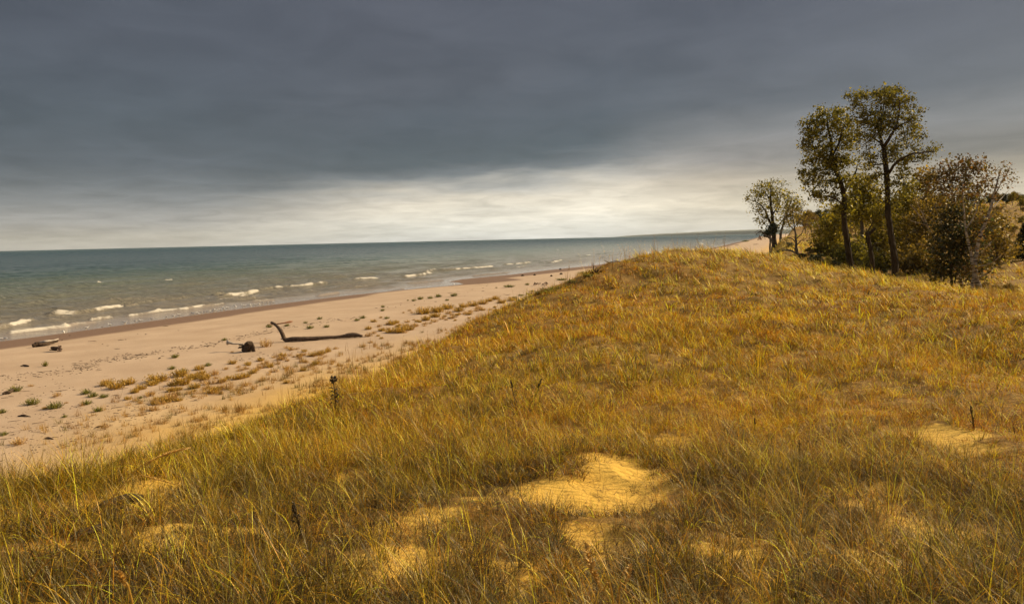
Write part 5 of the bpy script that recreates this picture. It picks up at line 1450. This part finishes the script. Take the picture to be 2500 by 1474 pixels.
# near seed heads that rise just in front of the camera
def seed_stalk(pts, Yn, lb, head=3, w_=.0028, hw=.0100):
    P3 = [P(a, b_, Yn + d_) for a, b_, d_ in pts]
    b0 = P3[-1]; g0 = np.array([b0[0] + .05, b0[1] + .1, gz(b0[0], b0[1])])
    pth = smooth_path(P3 + [g0], 6); root = empty("grass_seed_stalk", g0)
    mb = MB(); v, f = tube(pth, np.linspace(w_ * .5, w_, len(pth)), 6); mb.add(v, f, (.50, .30, .05)); mb.build("stem", GRASSM, root, g0)
    mb = MB(); hd = smooth_path(P3[:head], 14)
    n = len(hd)
    for i, p in enumerate(hd):
        t = i / (n - 1); rr_ = hw * math.sin(math.pi * min(1, .12 + t * .85)) ** .6
        for _ in range(4):
            a_ = rng.uniform(0, 6.28); o_ = np.array([math.cos(a_), math.sin(a_) * .6, .7]) * rr_
            v, f = tube([p, p + o_ * .6, p + o_ * 1.25], [rr_ * .12, rr_ * .30, rr_ * .06], 4); mb.add(v, f, np.array([.62, .38, .08]) * rng.uniform(.7, 1.2))
    mb.build("seed_head", GRASSM, root, g0)
    tag(root, lb, "grass stalk", "blurred seed stalks close to the viewer")


seed_stalk([(1428, 1325, .05), (1442, 1380, 0), (1468, 1440, 0), (1500, 1500, 0)], 1.75, "thickest pale seed head rising from the bottom edge below the sand hollow")
seed_stalk([(1538, 1378, .05), (1528, 1425, 0), (1512, 1500, 0)], 1.9, "short seed stalk just right of the thickest one at the bottom edge", 2)
seed_stalk([(467, 1092, .2), (400, 1112, .1), (330, 1150, .05), (215, 1290, 0), (60, 1474, 0)], 2.2, "long golden stalk arching up from the lower left corner", 3, .0026, .008)
seed_stalk([(345, 1160, .2), (420, 1180, .1), (430, 1190, .05), (300, 1330, 0), (210, 1500, 0)], 2.4, "arching golden stalk inside the lower left one, head drooping right", 2, .0024, .0075)
seed_stalk([(285, 1395, .0), (305, 1430, 0), (330, 1500, 0)], 1.8, "short blurred seed head near the bottom left edge", 2)

# ------------------------------------------------------------------ far headland
hx = []; Yh = 12500.0
cols = np.linspace(1525, 2300, 90)
Yrow = []
V = []; 
for i, c in enumerate(cols):
    t = (c - 1525) / (1850 - 1525)
    hpx = 1.0 + 9.5 * min(1, t) ** .8 + 1.2 * (fbm(np.array([c * .03]), np.array([2.0]), 7)[0] - .5) + .8 * (fbm(np.array([c * .15]), np.array([5.0]), 9)[0] - .5)
    if t < .06: hpx *= t / .06
    Yc = 12500 - 2500 * min(1, t)
    d = ray(c, 566); x = d[0] / d[1] * Yc
    H_ = hpx * Yc / F + 9 * 0
    V.append([(x, Yc, -2), (x, Yc + 60, H_ * .75), (x, Yc + 500, H_ + 6), (x, Yc + 1400, H_ * .7), (x, Yc + 2200, -2)])
V = np.array(V); n = len(cols)
i = np.arange(n - 1)[:, None] * 5; j = np.arange(4)[None]
Fq = np.stack([i + j, i + j + 5, i + j + 6, i + j + 1], -1).reshape(-1, 4)
mh, nt, out = new_mat("wooded_headland"); b = N(nt, "ShaderNodeBsdfPrincipled"); b.inputs["Roughness"].default_value = 1
ng = N(nt, "ShaderNodeTexNoise"); ng.inputs["Scale"].default_value = .01; gg = N(nt, "ShaderNodeNewGeometry"); L(nt, gg.outputs["Position"], ng.inputs["Vector"])
rg = ramp(nt, [(.3, (.03, .045, .03)), (.7, (.07, .08, .05))]); L(nt, ng.outputs[0], rg.inputs[0]); L(nt, rg.outputs[0], b.inputs["Base Color"]); L(nt, b.outputs[0], out.inputs["Surface"])
mb = MB(); mb.add(V.reshape(-1, 3), Fq); o = mb.build("headland_hills", mh); tag(o, "low wooded headland fading blue beyond the lake", "hills", kind="structure")
# air
import bmesh
me = bpy.data.meshes.new("haze"); bm = bmesh.new(); bmesh.ops.create_cube(bm, size=1.0); bm.to_mesh(me); bm.free()
hz = bpy.data.objects.new("haze", me); COL.objects.link(hz); hz.scale = (34000, 34000, 260); hz.location = (0, 0, 126)
mz, nt, out = new_mat("lake_air"); pv_ = nt.nodes.new("ShaderNodeVolumePrincipled"); pv_.inputs["Color"].default_value = (.72, .82, .9, 1); pv_.inputs["Density"].default_value = 2.6e-5; pv_.inputs["Anisotropy"].default_value = .2
L(nt, pv_.outputs[0], out.inputs["Volume"]); me.materials.append(mz); tag(hz, "pale lake air softening the far shore", "haze", kind="stuff")

# remove prototypes that were never placed
for p in protoG + protoY + protoT + gpr + pp + [pine]:
    if p.name not in used:
        for ch in list(p.children): bpy.data.objects.remove(ch)
        bpy.data.objects.remove(p)
